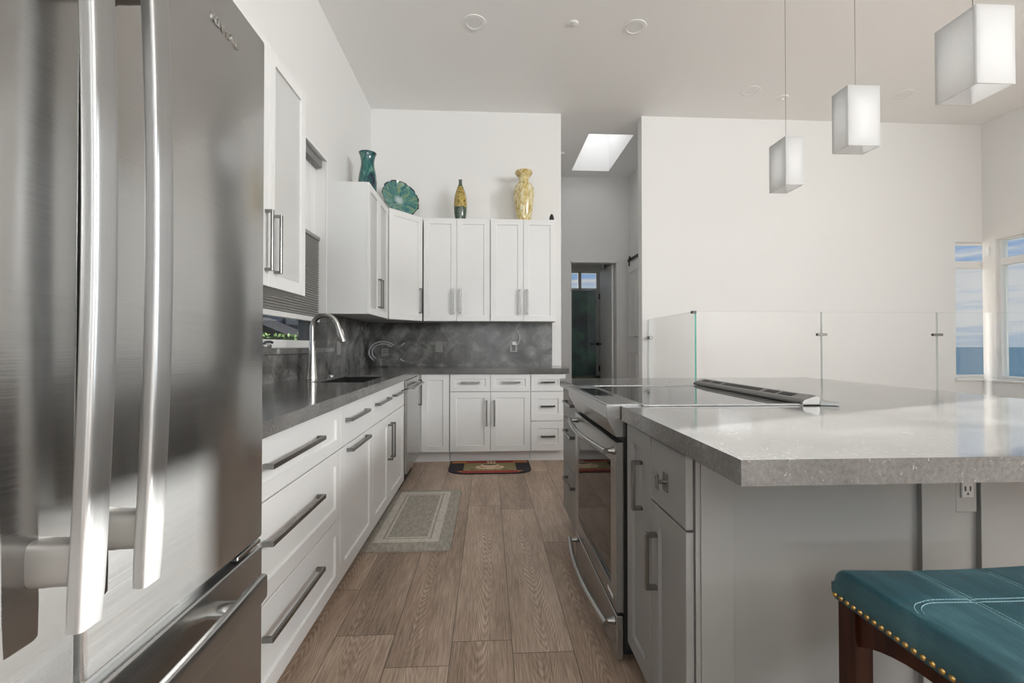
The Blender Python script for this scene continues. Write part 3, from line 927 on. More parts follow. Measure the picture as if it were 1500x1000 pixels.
glass_panel('clear glass railing panel running to the wall by the hallway, dark clip on top', 'y', GY - .006, YB - .012, 1.816, [(1.80, 1.832, 4.99, YB - .001, 1.225, 1.255, M_NICKEL), (1.785, 1.8235, GY - .014, GY + .022, GZ1 - .018, GZ1 + .006, M_DCHROME)])
glass_panel('clear glass railing panel directly behind the range and its vent', 'x', 1.8245, 2.965, 0, [])
glass_panel('clear glass railing panel in the middle, between two small chrome clips', 'x', 2.972, 4.05, 0, [(2.925, 3.015, GY - .014, GY - .007, 1.235, 1.258, M_NICKEL), (2.925, 3.015, GY + .007, GY + .014, 1.235, 1.258, M_NICKEL)])
glass_panel('clear glass railing panel in front of the sea view corner window', 'x', 4.057, 5.75, 0, [(4.01, 4.10, GY - .014, GY - .007, 1.235, 1.258, M_NICKEL), (4.01, 4.10, GY + .007, GY + .014, 1.235, 1.258, M_NICKEL)])
m = MB(); m.box(1.77, XR, GY - .05, GY + .05, 0, GZ0 - .001); m.box(1.77, 1.87, GY + .05, YB, 0, GZ0 - .001); struct(m.build('trim_9', M_TRIM))

# ================================================================== WINDOWS on the sea side
def window(name, ax, c, a, b, z0, z1, rail, mats=(None, None), th=.07):
    """framed window: opening a..b, lower pane and transom above the rail"""
    m = MB(); f = .032

    def bx(m, p, q, r_, s_, d0, d1):
        if ax == 'y': m.box(p, q, c + d0, c + d1, r_, s_, .002)
        else: m.box(c + d0, c + d1, p, q, r_, s_, .002)
    bx(m, a, a + f, z0, z1, 0, th); bx(m, b - f, b, z0, z1, 0, th)
    bx(m, a + f, b - f, z0, z0 + f, 0, th); bx(m, a + f, b - f, z1 - .02, z1, 0, th)
    if rail: bx(m, a + f, b - f, rail[0], rail[1], 0, th)
    o = struct(m.build(name, M_TRIM))
    tops = [(z0 + f, rail[0], mats[0] or M_PANE), (rail[1], z1 - .02, mats[1] or M_PANE)] if rail else [(z0 + f, z1 - .02, M_PANE)]
    for (p, q, mm) in tops:
        m = MB()
        if ax == 'y': m.box(a + f, b - f, c + .03, c + .034, p, q)
        else: m.box(c + .03, c + .034, a + f, b - f, p, q)
        m.build('pane', mm, o)
    return o


window('window_2', 'y', YB + .03, CX0, XR + T, CZ0, CZ1, (2.07, 2.15))
window('window_3', 'x', XR + .03, 4.40, 4.93, CZ0, CZ1, (2.07, 2.15))
m = MB(); m.box(CX0 - .02, XR, YB - .03, YB + .03, CZ0 - .03, CZ0, .003); m.box(XR - .03, XR + .03, 4.36, YB, CZ0 - .03, CZ0, .003); struct(m.build('trim_11', M_TRIM))
k = 5
for (a, b) in RW:
    if a < -.5: window('window_%d' % k, 'x', XR + .06, a, b, 2.37, 3.40, (2.86, 2.90), (M_TINT, M_TINT))  # unseen upper windows, put in to carry the sea side fill lamps
    else: window('window_%d' % k, 'x', XR + .04, a, b, .45, 2.69, (2.25, 2.37), (None, M_TINT))  # unseen; its dark transom is invented to weaken the upper sun band
    k += 1
for a, b in ((-.95, .75), (1.25, 2.95), (3.45, 5.15)):
    window('window_%d' % k, 'y', YR - .11, a, b, .5, 2.0, (1.42, 1.47)); k += 1
    window('window_%d' % k, 'y', YR - .11, a, b, 2.25, 3.45, None); k += 1
m = MB(); m.box(XR - .014, XR - .0005, 4.985, 5.02, 2.20, 2.30, .004)
sn = tag(m.build('window_sensor', M_TRIM), 'small white sensor on the post of the corner window', 'sensor')

# ================================================================== PENDANTS
def pendant(x, y, wx, wy, label):
    zb, zt = 2.03, 2.298
    r = thing('pendant_lamp', label, 'pendant lamp', (x, y, zb), 0, 'pendant lamps over the island')
    m = MB(); g = .006
    m.box(-wx / 2, wx / 2, -wy / 2, -wy / 2 + g, 0, zt - zb); m.box(-wx / 2, wx / 2, wy / 2 - g, wy / 2, 0, zt - zb)
    m.box(-wx / 2, -wx / 2 + g, -wy / 2 + g, wy / 2 - g, 0, zt - zb); m.box(wx / 2 - g, wx / 2, -wy / 2 + g, wy / 2 - g, 0, zt - zb)
    m.box(-wx / 2 + g, wx / 2 - g, -wy / 2 + g, wy / 2 - g, zt - zb - g, zt - zb)
    m.build('lamp_shade', M_OPAL, r)
    m = MB(); m.cyl((0, 0, .045), (0, 0, .215), .012, 18); m.build('bulb', M_BULB, r, True)
    m = MB(); m.cyl((0, 0, zt - zb), (0, 0, ZC - zb - .02), .0014, 8); m.build('cord', M_NICKEL, r)
    m = MB(); m.lathe([(0, .2155), (.016, .2155), (.018, .235), (.012, .258), (0, .262)], (0, 0, 0), 18); m.build('bulb_holder', M_TRIM, r, True)
    m = MB(); m.lathe([(0, 0), (.06, 0), (.06, -.02), (0, -.022)], (0, 0, ZC - zb), 28); m.build('ceiling_plate', M_NICKEL, r, True)


pendant(1.682, 2.48, .102, .148, 'white box pendant lamp farthest along the island, smallest of the three in view')
pendant(1.662, 1.968, .148, .095, 'white box pendant lamp in the middle of the row of three over the island')
pendant(1.714, 1.513, .137, .145, 'largest white box pendant lamp, cut by the top edge of the photo')

# ceiling fittings
def downlight(x, y, label):
    r = thing('recessed_light', label, 'ceiling light', (x, y, ZC), 0, 'recessed ceiling lights')
    m = MB(); m.lathe([(.062, -.002), (.066, -.007), (.092, -.005), (.095, -.0003), (.062, -.0003)], (0, 0, 0), 40); m.build('trim_ring', M_TRIM, r, True)
    m = MB(); m.lathe([(0, -.003), (.063, -.003), (.063, -.0004), (0, -.0004)], (0, 0, 0), 40); m.build('lens', M_TRIM, r, True)


downlight(-.112, 3.668, 'round recessed ceiling light nearest the sink wall')
downlight(1.202, 3.654, 'round recessed ceiling light above the aisle end of the island')
downlight(2.683, 4.508, 'round recessed ceiling light left of the farthest pendant cord')
downlight(4.307, 4.486, 'round recessed ceiling light between the middle and nearest pendant lamps')
m = MB(); m.lathe([(0, -.012), (.03, -.010), (.04, -.004), (.042, -.0003), (0, -.0003)], (.69, 3.634, ZC), 28)
tag(m.build('sprinkler_cover', M_TRIM, None, True), 'small round white sprinkler cover between two ceiling lights', 'sprinkler')
m = MB(); m.lathe([(0, -.03), (.012, -.03), (.014, -.012), (.055, -.010), (.06, -.0003), (0, -.0003)], (3.094, 4.615, ZC), 28)
tag(m.build('ceiling_sprinkler', M_TRIM, None, True), 'small white ceiling sprinkler close to the farthest pendant cord', 'sprinkler')
m = MB(); m.lathe([(0, -.02), (.02, -.02), (.035, -.006), (.036, -.0003), (0, -.0003)], (1.0, 6.1, ZC), 24)
tag(m.build('ceiling_sensor', M_TRIM, None, True), 'tiny round fitting on the hallway ceiling left of the skylight', 'sensor')

# ================================================================== STOOL
def leather(t):
    c = t.n('ShaderNodeTexCoord')
    mp = t.n('ShaderNodeMapping', {0: c.outputs['Object'], 2: (0, 0, .5), 3: (26.0, 5.0, 8.0)})
    n1 = t.n('ShaderNodeTexNoise', {0: mp.outputs[0], 'Scale': 1.0, 'Detail': 6.0, 'Roughness': .65})
    n2 = t.n('ShaderNodeTexNoise', {0: c.outputs['Object'], 'Scale': 7.0, 'Detail': 4.0})
    f = t.math('ADD', t.math('MULTIPLY', n1.outputs[0], .6), t.math('MULTIPLY', n2.outputs[0], .4))
    col = t.ramp(f, [(.34, (.013, .046, .058)), (.50, (.027, .086, .105)), (.64, (.070, .160, .182))])
    v = t.n('ShaderNodeTexVoronoi', {0: c.outputs['Object'], 'Scale': 260.0})
    bp = t.n('ShaderNodeBump', {'Strength': .10, 'Distance': .002, 'Height': v.outputs[0]})
    return t.n('ShaderNodeBsdfPrincipled', {'Base Color': col, 'Roughness': .42, 'Normal': bp.outputs[0]}).outputs[0]


def darkwood(t):
    c = t.n('ShaderNodeTexCoord')
    mp = t.n('ShaderNodeMapping', {0: c.outputs['Object'], 3: (60.0, 60.0, 4.0)})
    n1 = t.n('ShaderNodeTexNoise', {0: mp.outputs[0], 'Scale': 1.0, 'Detail': 4.0})
    col = t.ramp(n1.outputs[0], [(.3, (.014, .004, .002)), (.7, (.055, .014, .006))])
    return t.n('ShaderNodeBsdfPrincipled', {'Base Color': col, 'Roughness': .3, 'Specular IOR Level': .22}).outputs[0]


M_LEATHER = tex('teal_leather', leather); M_DWOOD = tex('dark_cherry_wood', darkwood)
SX, SXE, SYA, SYB = .752, 1.232, .545, .958
st = thing('bar_stool', 'backless counter stool with a teal leather seat, brass nailheads and dark wooden legs', 'stool', ((SX + SXE) / 2, (SYA + SYB) / 2, 0))
ZS0, ZS1 = .596, .655
nx, ny = 40, 36
sb = MB(); bm = sb.bm
def seat_z(u, v):
    """u,v in 0..1"""
    e = min(u, 1 - u) * (SXE - SX); g = min(v, 1 - v) * (SYB - SYA)
    rr = .016
    def rnd(d): return 0 if d >= rr else -(rr - math.sqrt(max(rr * rr - (rr - d) ** 2, 0)))
    dome = .006 * (1 - (2 * u - 1) ** 4) * (1 - (2 * v - 1) ** 4)
    sad = .007 * (2 * u - 1) ** 2
    groove = 0.0
    x = SX + u * (SXE - SX); y = SYA + v * (SYB - SYA)
    for gx in (.918, 1.070): groove -= .0022 * math.exp(-((x - gx) / .006) ** 2)
    for gy in (.820, .615): groove -= .0022 * math.exp(-((y - gy) / .006) ** 2)
    return ZS1 + rnd(e) + rnd(g) + dome + sad + groove
def spread(i, n):
    f = i / n
    # denser at both ends for the rolled edge
    return .5 - .5 * math.cos(PI * f) if False else (f if 0 < f < 1 else f)
us_ = sorted(set([0, .004, .010, .018, .028, .04] + [1 - q for q in (0, .004, .010, .018, .028, .04)] + [.04 + .92 * i / 64 for i in range(65)]))
vs_ = sorted(set([0, .005, .012, .021, .033, .045] + [1 - q for q in (0, .005, .012, .021, .033, .045)] + [.045 + .91 * i / 56 for i in range(57)]))
G = [[bm.verts.new((SX + u * (SXE - SX), SYA + v * (SYB - SYA), seat_z(u, v))) for v in vs_] for u in us_]
for i in range(len(us_) - 1):
    for j in range(len(vs_) - 1):
        bm.faces.new((G[i][j], G[i + 1][j], G[i + 1][j + 1], G[i][j + 1]))
loop = [G[i][0] for i in range(len(us_))] + [G[-1][j] for j in range(1, len(vs_))] + [G[i][-1] for i in range(len(us_) - 2, -1, -1)] + [G[0][j] for j in range(len(vs_) - 2, 0, -1)]
cx_, cy_ = (SX + SXE) / 2, (SYA + SYB) / 2
prev = loop
for (dz, off) in ((.63, .0035), (.612, .0035), (ZS0, 0.0), (ZS0, -.02)):
    cur = []
    for v in loop:
        ox = off * (1 if v.co.x > SXE - 1e-4 else -1 if v.co.x < SX + 1e-4 else 0); oy = off * (1 if v.co.y > SYB - 1e-4 else -1 if v.co.y < SYA + 1e-4 else 0)
        cur.append(bm.verts.new((v.co.x + ox, v.co.y + oy, dz)))
    for k in range(len(loop)):
        bm.faces.new((prev[k], prev[(k + 1) % len(loop)], cur[(k + 1) % len(loop)], cur[k]))
    prev = cur
bm.faces.new(prev)
seat = W(sb, st).build('seat', M_LEATHER, st, True)
m = MB()
def stitch(pts):
    for a, b in zip(pts, pts[1:]):
        a = Vector(a); b = Vector(b); n = max(1, int((b - a).length / .0062))
        for k in range(n):
            p = a.lerp(b, (k + .12) / n); q = a.lerp(b, (k + .88) / n)
            for t_ in (p, q):
                t_.z = seat_z((t_.x - SX) / (SXE - SX), (t_.y - SYA) / (SYB - SYA)) + .0006
            m.tube([p, q], .0008, 5)
for gx in (.918, 1.070):
    for d in (-.0045, .0045): stitch([(gx + d, SYA + .02, 0), (gx + d, SYB - .012, 0)])
for d in (-.005, .005):
    for gy, s_ in ((.820, -1),):
        cxa, cya = SX + .095, gy + s_ * .045
        arc = [(cxa - (.072 + d) * math.cos(a), cya - s_ * (.045 + (d if s_ < 0 else -d)) * math.sin(a), 0) for a in [math.radians(8 + 82 * k / 10) for k in range(11)]]
        arc.append((SXE - .012, gy + d, 0))
        stitch(arc)
W(m, st).build('stitching', pmat('pale_blue_thread', (.24, .38, .42), .6), seat)
m = MB()
def nails(p, q, nrm):
    p = Vector(p); q = Vector(q); n = int((q - p).length / .0165)
    R_ = Vector((0, 0, 1)).rotation_difference(Vector(nrm)).to_matrix().to_4x4()
    for k in range(n + 1):
        c = p.lerp(q, k / n)
        m.lathe([(.0056, 0), (.0050, .0022), (.0032, .0038), (0, .0044)], (0, 0, 0), 10, Matrix.Translation(c) @ R_)
zn = .606
nails((SX - .0025, SYA + .008, zn), (SX - .0025, SYB - .006, zn), (-1, 0, 0)); nails((SXE + .0025, SYA + .008, zn), (SXE + .0025, SYB - .006, zn), (1, 0, 0))
nails((SX + .008, SYA - .0025, zn), (SXE - .008, SYA - .0025, zn), (0, -1, 0)); nails((SX + .008, SYB + .0025, zn), (SXE - .008, SYB + .0025, zn), (0, 1, 0))
W(m, st).build('nailhead_trim', pmat('aged_brass', (.42, .27, .09), .28, 1.0), seat, True)
for lx, ly in ((SX + .004, SYB - .048), (SXE - .048, SYB - .048), (SX + .004, SYA + .004), (SXE - .048, SYA + .004)):
    m = MB(); m.box(lx, lx + .044, ly, ly + .044, 0, ZS0 - .001, .003); W(m, st).build('leg', M_DWOOD, st)
def apron(a, b, fixed, ax):
    poly = [(a, ZS0 - .001), (a, .520)]
    for k in range(1, 12):
        f = k / 12
        poly.append((a + (b - a) * f, .520 + .042 * math.sin(PI * f) ** .8))
    poly += [(b, .520), (b, ZS0 - .001)]
    m = MB(); m.prism(poly, fixed, fixed + .018, ax); W(m, st).build('apron', M_DWOOD, st)
apron(SYA + .048, SYB - .048, SX + .014, 'x'); apron(SYA + .048, SYB - .048, SXE - .032, 'x')
apron(SX + .048, SXE - .048, SYB - .032, 'y'); apron(SX + .048, SXE - .048, SYA + .014, 'y')
for (a, b, c, d, z) in ((SX + .013, SX + .038, SYA + .048, SYB - .048, .17), (SXE - .038, SXE - .013, SYA + .048, SYB - .048, .17), (SX + .048, SXE - .048, SYA + .013, SYA + .038, .23), (SX + .048, SXE - .048, SYB - .038, SYB - .013, .23)):
    m = MB(); m.box(a, b, c, d, z, z + .03, .003); W(m, st).build('stretcher', M_DWOOD, st)

# ================================================================== MATS
def weave(c1, c2, sc):
    def fn(t):
        c = t.n('ShaderNodeTexCoord')
        mp = t.n('ShaderNodeMapping', {0: c.outputs['Object'], 3: (sc, sc * .35, sc)})
        n = t.n('ShaderNodeTexNoise', {0: mp.outputs[0], 'Scale': 1.0, 'Detail': 3.0})
        col = t.ramp(n.outputs[0], [(.38, c1), (.62, c2)])
        bp = t.n('ShaderNodeBump', {'Strength': .3, 'Distance': .002, 'Height': n.outputs[0]})
        return t.n('ShaderNodeBsdfPrincipled', {'Base Color': col, 'Roughness': .75, 'Normal': bp.outputs[0]}).outputs[0]
    return fn


def round_rect(x0, x1, y0, y1, r, n=6):
    P = []
    for (cx, cy, a0) in ((x1 - r, y1 - r, 0), (x0 + r, y1 - r, PI / 2), (x0 + r, y0 + r, PI), (x1 - r, y0 + r, 1.5 * PI)):
        for k in range(n + 1):
            a = a0 + PI / 2 * k / n
            P.append((cx + r * math.cos(a), cy + r * math.sin(a)))
    return P


MX0, MX1, MY0, MY1 = -.735, -.21, 2.565, 3.635
km = thing('kitchen_mat', 'thick taupe anti-fatigue mat with a pale border on the floor by the sink', 'mat', ((MX0 + MX1) / 2, (MY0 + MY1) / 2, 0))
m = MB()
lv = [(0, 0.0), (0, .008), (.045, .019), (.05, .0195)]
rings = []
for off, z in lv:
    rings.append([m.bm.verts.new((p[0], p[1], z)) for p in round_rect(MX0 + off, MX1 - off, MY0 + off, MY1 - off, max(.03 - off * .4, .008))])
for A_, B_ in zip(rings, rings[1:]):
    for k in range(len(A_)): m.bm.faces.new((A_[k], A_[(k + 1) % len(A_)], B_[(k + 1) % len(A_)], B_[k]))
m.bm.faces.new(rings[-1])
W(m, km).build('pad', tex('taupe_mat', weave((.32, .295, .25), (.42, .39, .335), 60)), km, True)
m = MB()
def ring(m, x0, x1, y0, y1, w_, z):
    m.box(x0, x1, y0, y0 + w_, z, z + .0006); m.box(x0, x1, y1 - w_, y1, z, z + .0006); m.box(x0, x0 + w_, y0 + w_, y1 - w_, z, z + .0006); m.box(x1 - w_, x1, y0 + w_, y1 - w_, z, z + .0006)
ring(m, MX0 + .075, MX1 - .075, MY0 + .085, MY1 - .085, .045, .0194); ring(m, MX0 + .132, MX1 - .132, MY0 + .142, MY1 - .142, .014, .0194)
W(m, km).build('border', tex('pale_mat_border', weave((.53, .50, .44), (.64, .61, .55), 80)), km)
# coffee rug
RX0, RX1, RYA, RYB = -.365, .40, 4.085, 4.535
rugo = MB()
def half_oval(x0, x1, y0, y1, n=10):
    P = [(x1, y1), (x0, y1)]
    r = .17
    for k in range(n + 1):
        a = PI + PI / 2 * k / n; P.append((x0 + r + r * math.cos(a), y0 + r * .8 + r * .8 * math.sin(a)))
    for k in range(n + 1):
        a = 1.5 * PI + PI / 2 * k / n; P.append((x1 - r + r * math.cos(a), y0 + r * .8 + r * .8 * math.sin(a)))
    return P
m = MB(); m.mi = 0
m.prism(half_oval(RX0, RX1, RYA, RYB), 0.0, .008, 'z')
zr = .0083
def patch(mi, pts):
    m.mi = mi; m.prism(pts, .0079, zr, 'z')
def rect(a, b, c, d): return [(a, c), (b, c), (b, d), (a, d)]
w4 = RX1 - RX0
fx = lambda f: RX0 + w4 * f
fy = lambda f: RYA + (RYB - RYA) * f
patch(1, rect(fx(.17), fx(.83), fy(.04), fy(.20)))                 # red band near
patch(1, rect(fx(.20), fx(.80), fy(.80), fy(.97)))                 # red band far
patch(2, rect(fx(.02), fx(.20), fy(.80), fy(.97))); patch(2, rect(fx(.80), fx(.98), fy(.80), fy(.97)))
patch(2, [(fx(.10), fy(.18)), (fx(.17), fy(.09)), (fx(.17), fy(.20))]); patch(2, [(fx(.83), fy(.20)), (fx(.83), fy(.09)), (fx(.90), fy(.18))])
patch(3, rect(fx(.18), fx(.82), fy(.20), fy(.80)))
zr = .0086
def ell(cx, cy, rx, ry, n=28, a0=0, a1=2 * PI): return [(cx + rx * math.cos(a0 + (a1 - a0) * k / n), cy + ry * math.sin(a0 + (a1 - a0) * k / n)) for k in range(n if a1 - a0 > 6.2 else n + 1)]
patch(4, ell(fx(.50), fy(.46), .135, .075))
zr = .0088; patch(5, ell(fx(.50), fy(.48), .10, .05))
zr = .0090; patch(4, [(fx(.50) + .085 * math.cos(a), fy(.66) + (.13 if math.sin(a) < 0 else .03) * math.sin(a)) for a in [2 * PI * k / 30 for k in range(30)]])
zr = .0092; patch(6, ell(fx(.50), fy(.66), .075, .022))
zr = .0092
for dx in (-.03, .0, .03):
    q = fx(.50) + dx
    patch(4, [(q, fy(.72)), (q + .012, fy(.72)), (q + .03, fy(.82)), (q + .012, fy(.90)), (q + .028, fy(.96)), (q + .014, fy(.96)), (q - .004, fy(.90)), (q + .014, fy(.82))])
zr = .0088
for k, dx in enumerate((-.21, -.17, -.15, -.10, -.04, .05, .08, .13, .16, .19)):
    patch(6 if k % 3 else 5, ell(fx(.5) + dx, fy(.27) + .006 * (k % 2), .012, .010, 8))
rmats = [tex('rug_black', weave((.008, .008, .012), (.02, .018, .03), 200)), tex('rug_red', weave((.26, .014, .012), (.42, .045, .028), 200)), tex('rug_orange', weave((.42, .14, .03), (.55, .22, .06), 200)),
         tex('rug_tan', weave((.20, .165, .075), (.32, .27, .13), 200)), tex('rug_cream', weave((.62, .46, .30), (.78, .62, .45), 200)), tex('rug_brown', weave((.42, .24, .12), (.55, .34, .2), 200)), tex('rug_dark', weave((.03, .03, .02), (.08, .07, .04), 200))]
tag(m.build('coffee_rug', rmats), 'small rug with a coffee cup picture and red and black border before the back cabinets', 'rug')

# ================================================================== THINGS ON THE WALL CABINETS
def swirl(c0, c1, c2, c3, sc, dist=4.0, rough=.08, twist=(1, 1, 1)):
    def fn(t):
        c = t.n('ShaderNodeTexCoord')
        mp = t.n('ShaderNodeMapping', {0: c.outputs['Object'], 2: (.5, .7, .2), 3: tuple(sc * q for q in twist)})
        n = t.n('ShaderNodeTexNoise', {0: mp.outputs[0], 'Scale': 1.0, 'Detail': 5.0, 'Roughness': .6, 'Distortion': dist})
        col = t.ramp(n.outputs[0], [(.36, c0), (.47, c1), (.57, c2), (.72, c3)])
        return t.n('ShaderNodeBsdfPrincipled', {'Base Color': col, 'Roughness': rough, 'Coat Weight': .4}).outputs[0]
    return fn


m = MB(); m.lathe([(0, 0), (.055, 0), (.062, .01), (.078, .09), (.081, .16), (.074, .23), (.060, .30), (.057, .34), (.064, .39), (.078, .425), (.074, .425), (.060, .39), (.052, .34), (.055, .30), (.065, .23), (.07, .16), (.05, .02), (0, .015)], (0, 0, 0), 40)
o = m.build('glass_vase', tex('teal_swirl_glass', swirl((.004, .014, .028), (.006, .055, .065), (.015, .12, .115), (.14, .30, .22), 9.0, 1.6, .06, (1.6, 1.6, .7))), None, True)
o.location = (-1.085, 4.15, UT); tag(o, 'tall waisted vase of swirled teal glass on the cabinet right of the window', 'vase')
m = MB()
prof = [(0, .0), (.03, .002), (.06, .006), (.10, .014), (.15, .030), (.198, .060), (.202, .062), (.150, .037), (.10, .021), (.05, .011), (0, .008)]
m.lathe(prof, (0, 0, 0), 96, None, lambda f, r: (.022 * math.sin(2 * PI * f * 11) + .012 * math.sin(2 * PI * f * 23)) * (r / .2) ** 3)


def plate_mat(t):
    c = t.n('ShaderNodeTexCoord')
    s = t.n('ShaderNodeSeparateXYZ', {0: c.outputs['Object']})
    ang = t.math('ARCTAN2', s.outputs[1], s.outputs[0])
    rad_ = t.math('SQRT', t.math('ADD', t.math('MULTIPLY', s.outputs[0], s.outputs[0]), t.math('MULTIPLY', s.outputs[1], s.outputs[1])))
    cb = t.n('ShaderNodeCombineXYZ', {0: t.math('MULTIPLY', t.math('SINE', ang), 3.2), 1: t.math('MULTIPLY', t.math('COSINE', ang), 3.2), 2: t.math('MULTIPLY', rad_, 9.0)})
    n = t.n('ShaderNodeTexNoise', {0: cb.outputs[0], 'Scale': 1.5, 'Detail': 9.0, 'Roughness': .72, 'Distortion': 1.2})
    col = t.ramp(n.outputs[0], [(.28, (.02, .035, .12)), (.40, (.02, .09, .13)), (.48, (.05, .19, .19)), (.54, (.10, .26, .20)), (.60, (.26, .33, .10)), (.65, (.10, .20, .30)), (.72, (.35, .47, .45)), (.80, (.20, .28, .42))])
    ctr = t.ramp(rad_, [(.02, (1, 1, 1)), (.06, (0, 0, 0))])
    col = t.mix(t.math('MULTIPLY', ctr, .7), col, (.60, .68, .68))
    rim = t.math('GREATER_THAN', rad_, .193)
    col = t.mix(rim, col, (.01, .02, .03))
    return t.n('ShaderNodeBsdfPrincipled', {'Base Color': col, 'Roughness': .08, 'Coat Weight': .5}).outputs[0]


o = m.build('glass_plate', tex('blue_green_art_glass', plate_mat), None, True)
nv = Vector((.55, -.78, .30)).normalized()
o.rotation_euler = nv.to_track_quat('Z', 'Y').to_euler(); o.location = (-.935, 4.80, UT + .012 + .196)
tag(o, 'round scalloped blue and green art glass plate standing in the corner', 'plate')
m = MB(); m.lathe([(0, 0), (.052, 0), (.056, .01), (.066, .10), (.070, .18), (.066, .25), (.050, .32), (.030, .375), (.018, .40), (.017, .44), (.021, .447), (.016, .45), (.012, .44), (.012, .40), (0, .40)], (0, 0, 0), 36)


def bottle_mat(t):
    c = t.n('ShaderNodeTexCoord'); s = t.n('ShaderNodeSeparateXYZ', {0: c.outputs['Object']})
    n = t.n('ShaderNodeTexNoise', {0: c.outputs['Object'], 'Scale': 55.0, 'Detail': 3.0})
    ye = t.ramp(n.outputs[0], [(.36, (.10, .065, .02)), (.46, (.38, .27, .06)), (.58, (.52, .38, .11)), (.72, (.28, .33, .12))])
    gr = t.ramp(n.outputs[0], [(.35, (.03, .055, .04)), (.65, (.085, .12, .085))])
    b = t.math('MAXIMUM', t.math('LESS_THAN', t.math('ADD', s.outputs[2], t.math('MULTIPLY', n.outputs[0], .03)), .165), t.math('GREATER_THAN', s.outputs[2], .375))
    return t.n('ShaderNodeBsdfPrincipled', {'Base Color': t.mix(b, ye, gr), 'Roughness': .12, 'Coat Weight': .5}).outputs[0]


o = m.build('bottle_vase', tex('green_yellow_glaze', bottle_mat), None, True); o.location = (-.296, 4.86, UT + .012)
tag(o, 'slim bottle vase with a speckled yellow body and green base and neck', 'vase')
m = MB(); m.lathe([(0, 0), (.070, 0), (.074, .01), (.088, .10), (.108, .24), (.112, .32), (.108, .37), (.085, .415), (.060, .435), (.054, .46), (.060, .49), (.085, .52), (.096, .535), (.094, .552), (.075, .556), (.050, .49), (.046, .46), (0, .44)], (0, 0, 0), 40)
o = m.build('glass_vase', tex('pale_yellow_mottled_glass', swirl((.40, .23, .05), (.62, .50, .20), (.74, .66, .42), (.80, .76, .62), 26.0, 1.0, .08, (1.3, 1.3, .55))), None, True)
o.location = (.383, 4.87, UT + .012); tag(o, 'pale yellow mottled glass vase with a flared neck on the right hand wall cabinet', 'vase')
m = MB(); m.lathe([(0, 0), (.022, 0), (.026, .03), (.024, .055), (.015, .08), (.006, .092), (0, .094)], (0, 0, 0), 20)
o = m.build('black_ornament', pmat('black_ceramic', (.02, .02, .018), .3), None, True); o.location = (.68, 4.84, UT + .012)
tag(o, 'small black pointed ornament at the end of the wall cabinets near the hallway', 'ornament')

# ================================================================== OUTLETS ON THE BACKSPLASH
def plate(name, label, x0, x1, y0, y1, z0, z1, mt):
    m = MB(); m.box(x0, x1, y0, y1, z0, z1, .002)
    return tag(m.build(name, mt), label, 'outlet')


M_PLATE = pmat('grey_cover_plate', (.20, .197, .19), .4, .2)
plate('blank_wall_plate', 'plain grey wall plate on the back slab between the two cabinet runs', -.579, -.497, YB - .027, YB - .0215, 1.077, 1.195, M_PLATE)
plate('wall_plate', 'grey stone coloured wall plate below the spray head next to the sink window', XL + .0215, XL + .027, 3.88, 3.99, 1.068, 1.185, pmat('stone_plate', (.27, .265, .255), .4))
plate('switch_plate', 'narrow grey wall plate on the sink wall close to the corner', XL + .0215, XL + .027, 4.60, 4.70, 1.04, 1.18, M_PLATE)
wo_ = thing('power_outlet', 'grey power outlet on the back slab with a white charger and lead', 'outlet', (.282, YB - .0215, 1.14))
m = MB(); m.box(.242, .322, YB - .027, YB - .0215, 1.078, 1.20, .002); W(m, wo_).build('cover_plate', pmat('outlet_grey', (.33, .325, .31), .4, .2), wo_)
m = MB(); m.box(.262, .302, YB - .030, YB - .0268, 1.09, 1.188, .001); W(m, wo_).build('receptacle', pmat('outlet_dark_grey', (.12, .12, .118), .4), wo_)
ch = thing('phone_charger', 'small white plug-in charger with a white lead hanging under the wall cabinet', 'charger', (.29, YB - .045, 1.17))
m = MB(); m.box(.266, .305, YB - .056, YB - .0302, 1.155, 1.19, .004, 2); W(m, ch).build('plug', M_TRIM, ch)
cp = [(.30, YB - .045, 1.16), (.325, YB - .045, 1.165), (.345, YB - .04, 1.20), (.352, YB - .035, 1.25), (.335, YB - .03, 1.30), (.315, YB - .03, 1.335), (.325, YB - .03, 1.37), (.36, YB - .03, 1.397)]
def catm(P, n=8):
    P = [Vector(p) for p in P]; out = []
    for i in range(len(P) - 1):
        p0, p1, p2, p3 = P[max(i - 1, 0)], P[i], P[i + 1], P[min(i + 2, len(P) - 1)]
        for k in range(n):
            f = k / n
            out.append(.5 * (2 * p1 + (p2 - p0) * f + (2 * p0 - 5 * p1 + 4 * p2 - p3) * f * f + (3 * p1 - p0 - 3 * p2 + p3) * f ** 3))
    return out + [P[-1]]
m = MB(); m.tube(catm(cp), .0022, 8); W(m, ch).build('cord', M_TRIM, ch, True)

# ================================================================== GLASS FISH
gf = thing('glass_fish', 'clear glass fish plate standing on a small glass foot in the worktop corner', 'ornament', (-1.05, 4.72, TOP))
m = MB()
out = []
for k in range(41):
    a = math.radians(28) + math.radians(304) * k / 40
    out.append((.155 * math.cos(a) - .02, .118 * math.sin(a) + .155))
poly = out + [(.165, .065), (.200, .050), (.190, .10), (.165, .155), (.185, .215), (.215, .255), (.175, .25), (.14, .225)]
m.prism(poly, -.006, .006, 'y', .002); m.build('body', M_CRYSTAL, gf)
m = MB()
for q in (.92, .72):
    m.tube([(q * .155 * math.cos(math.radians(40) + math.radians(190) * k / 24) - .02, -.008, q * .118 * math.sin(math.radians(40) + math.radians(190) * k / 24) + .155) for k in range(25)], .006, 8)
m.tube([(.155, -.008, .085), (.192, -.008, .06)], .006, 8); m.tube([(.16, -.008, .22), (.20, -.008, .25)], .006, 8)
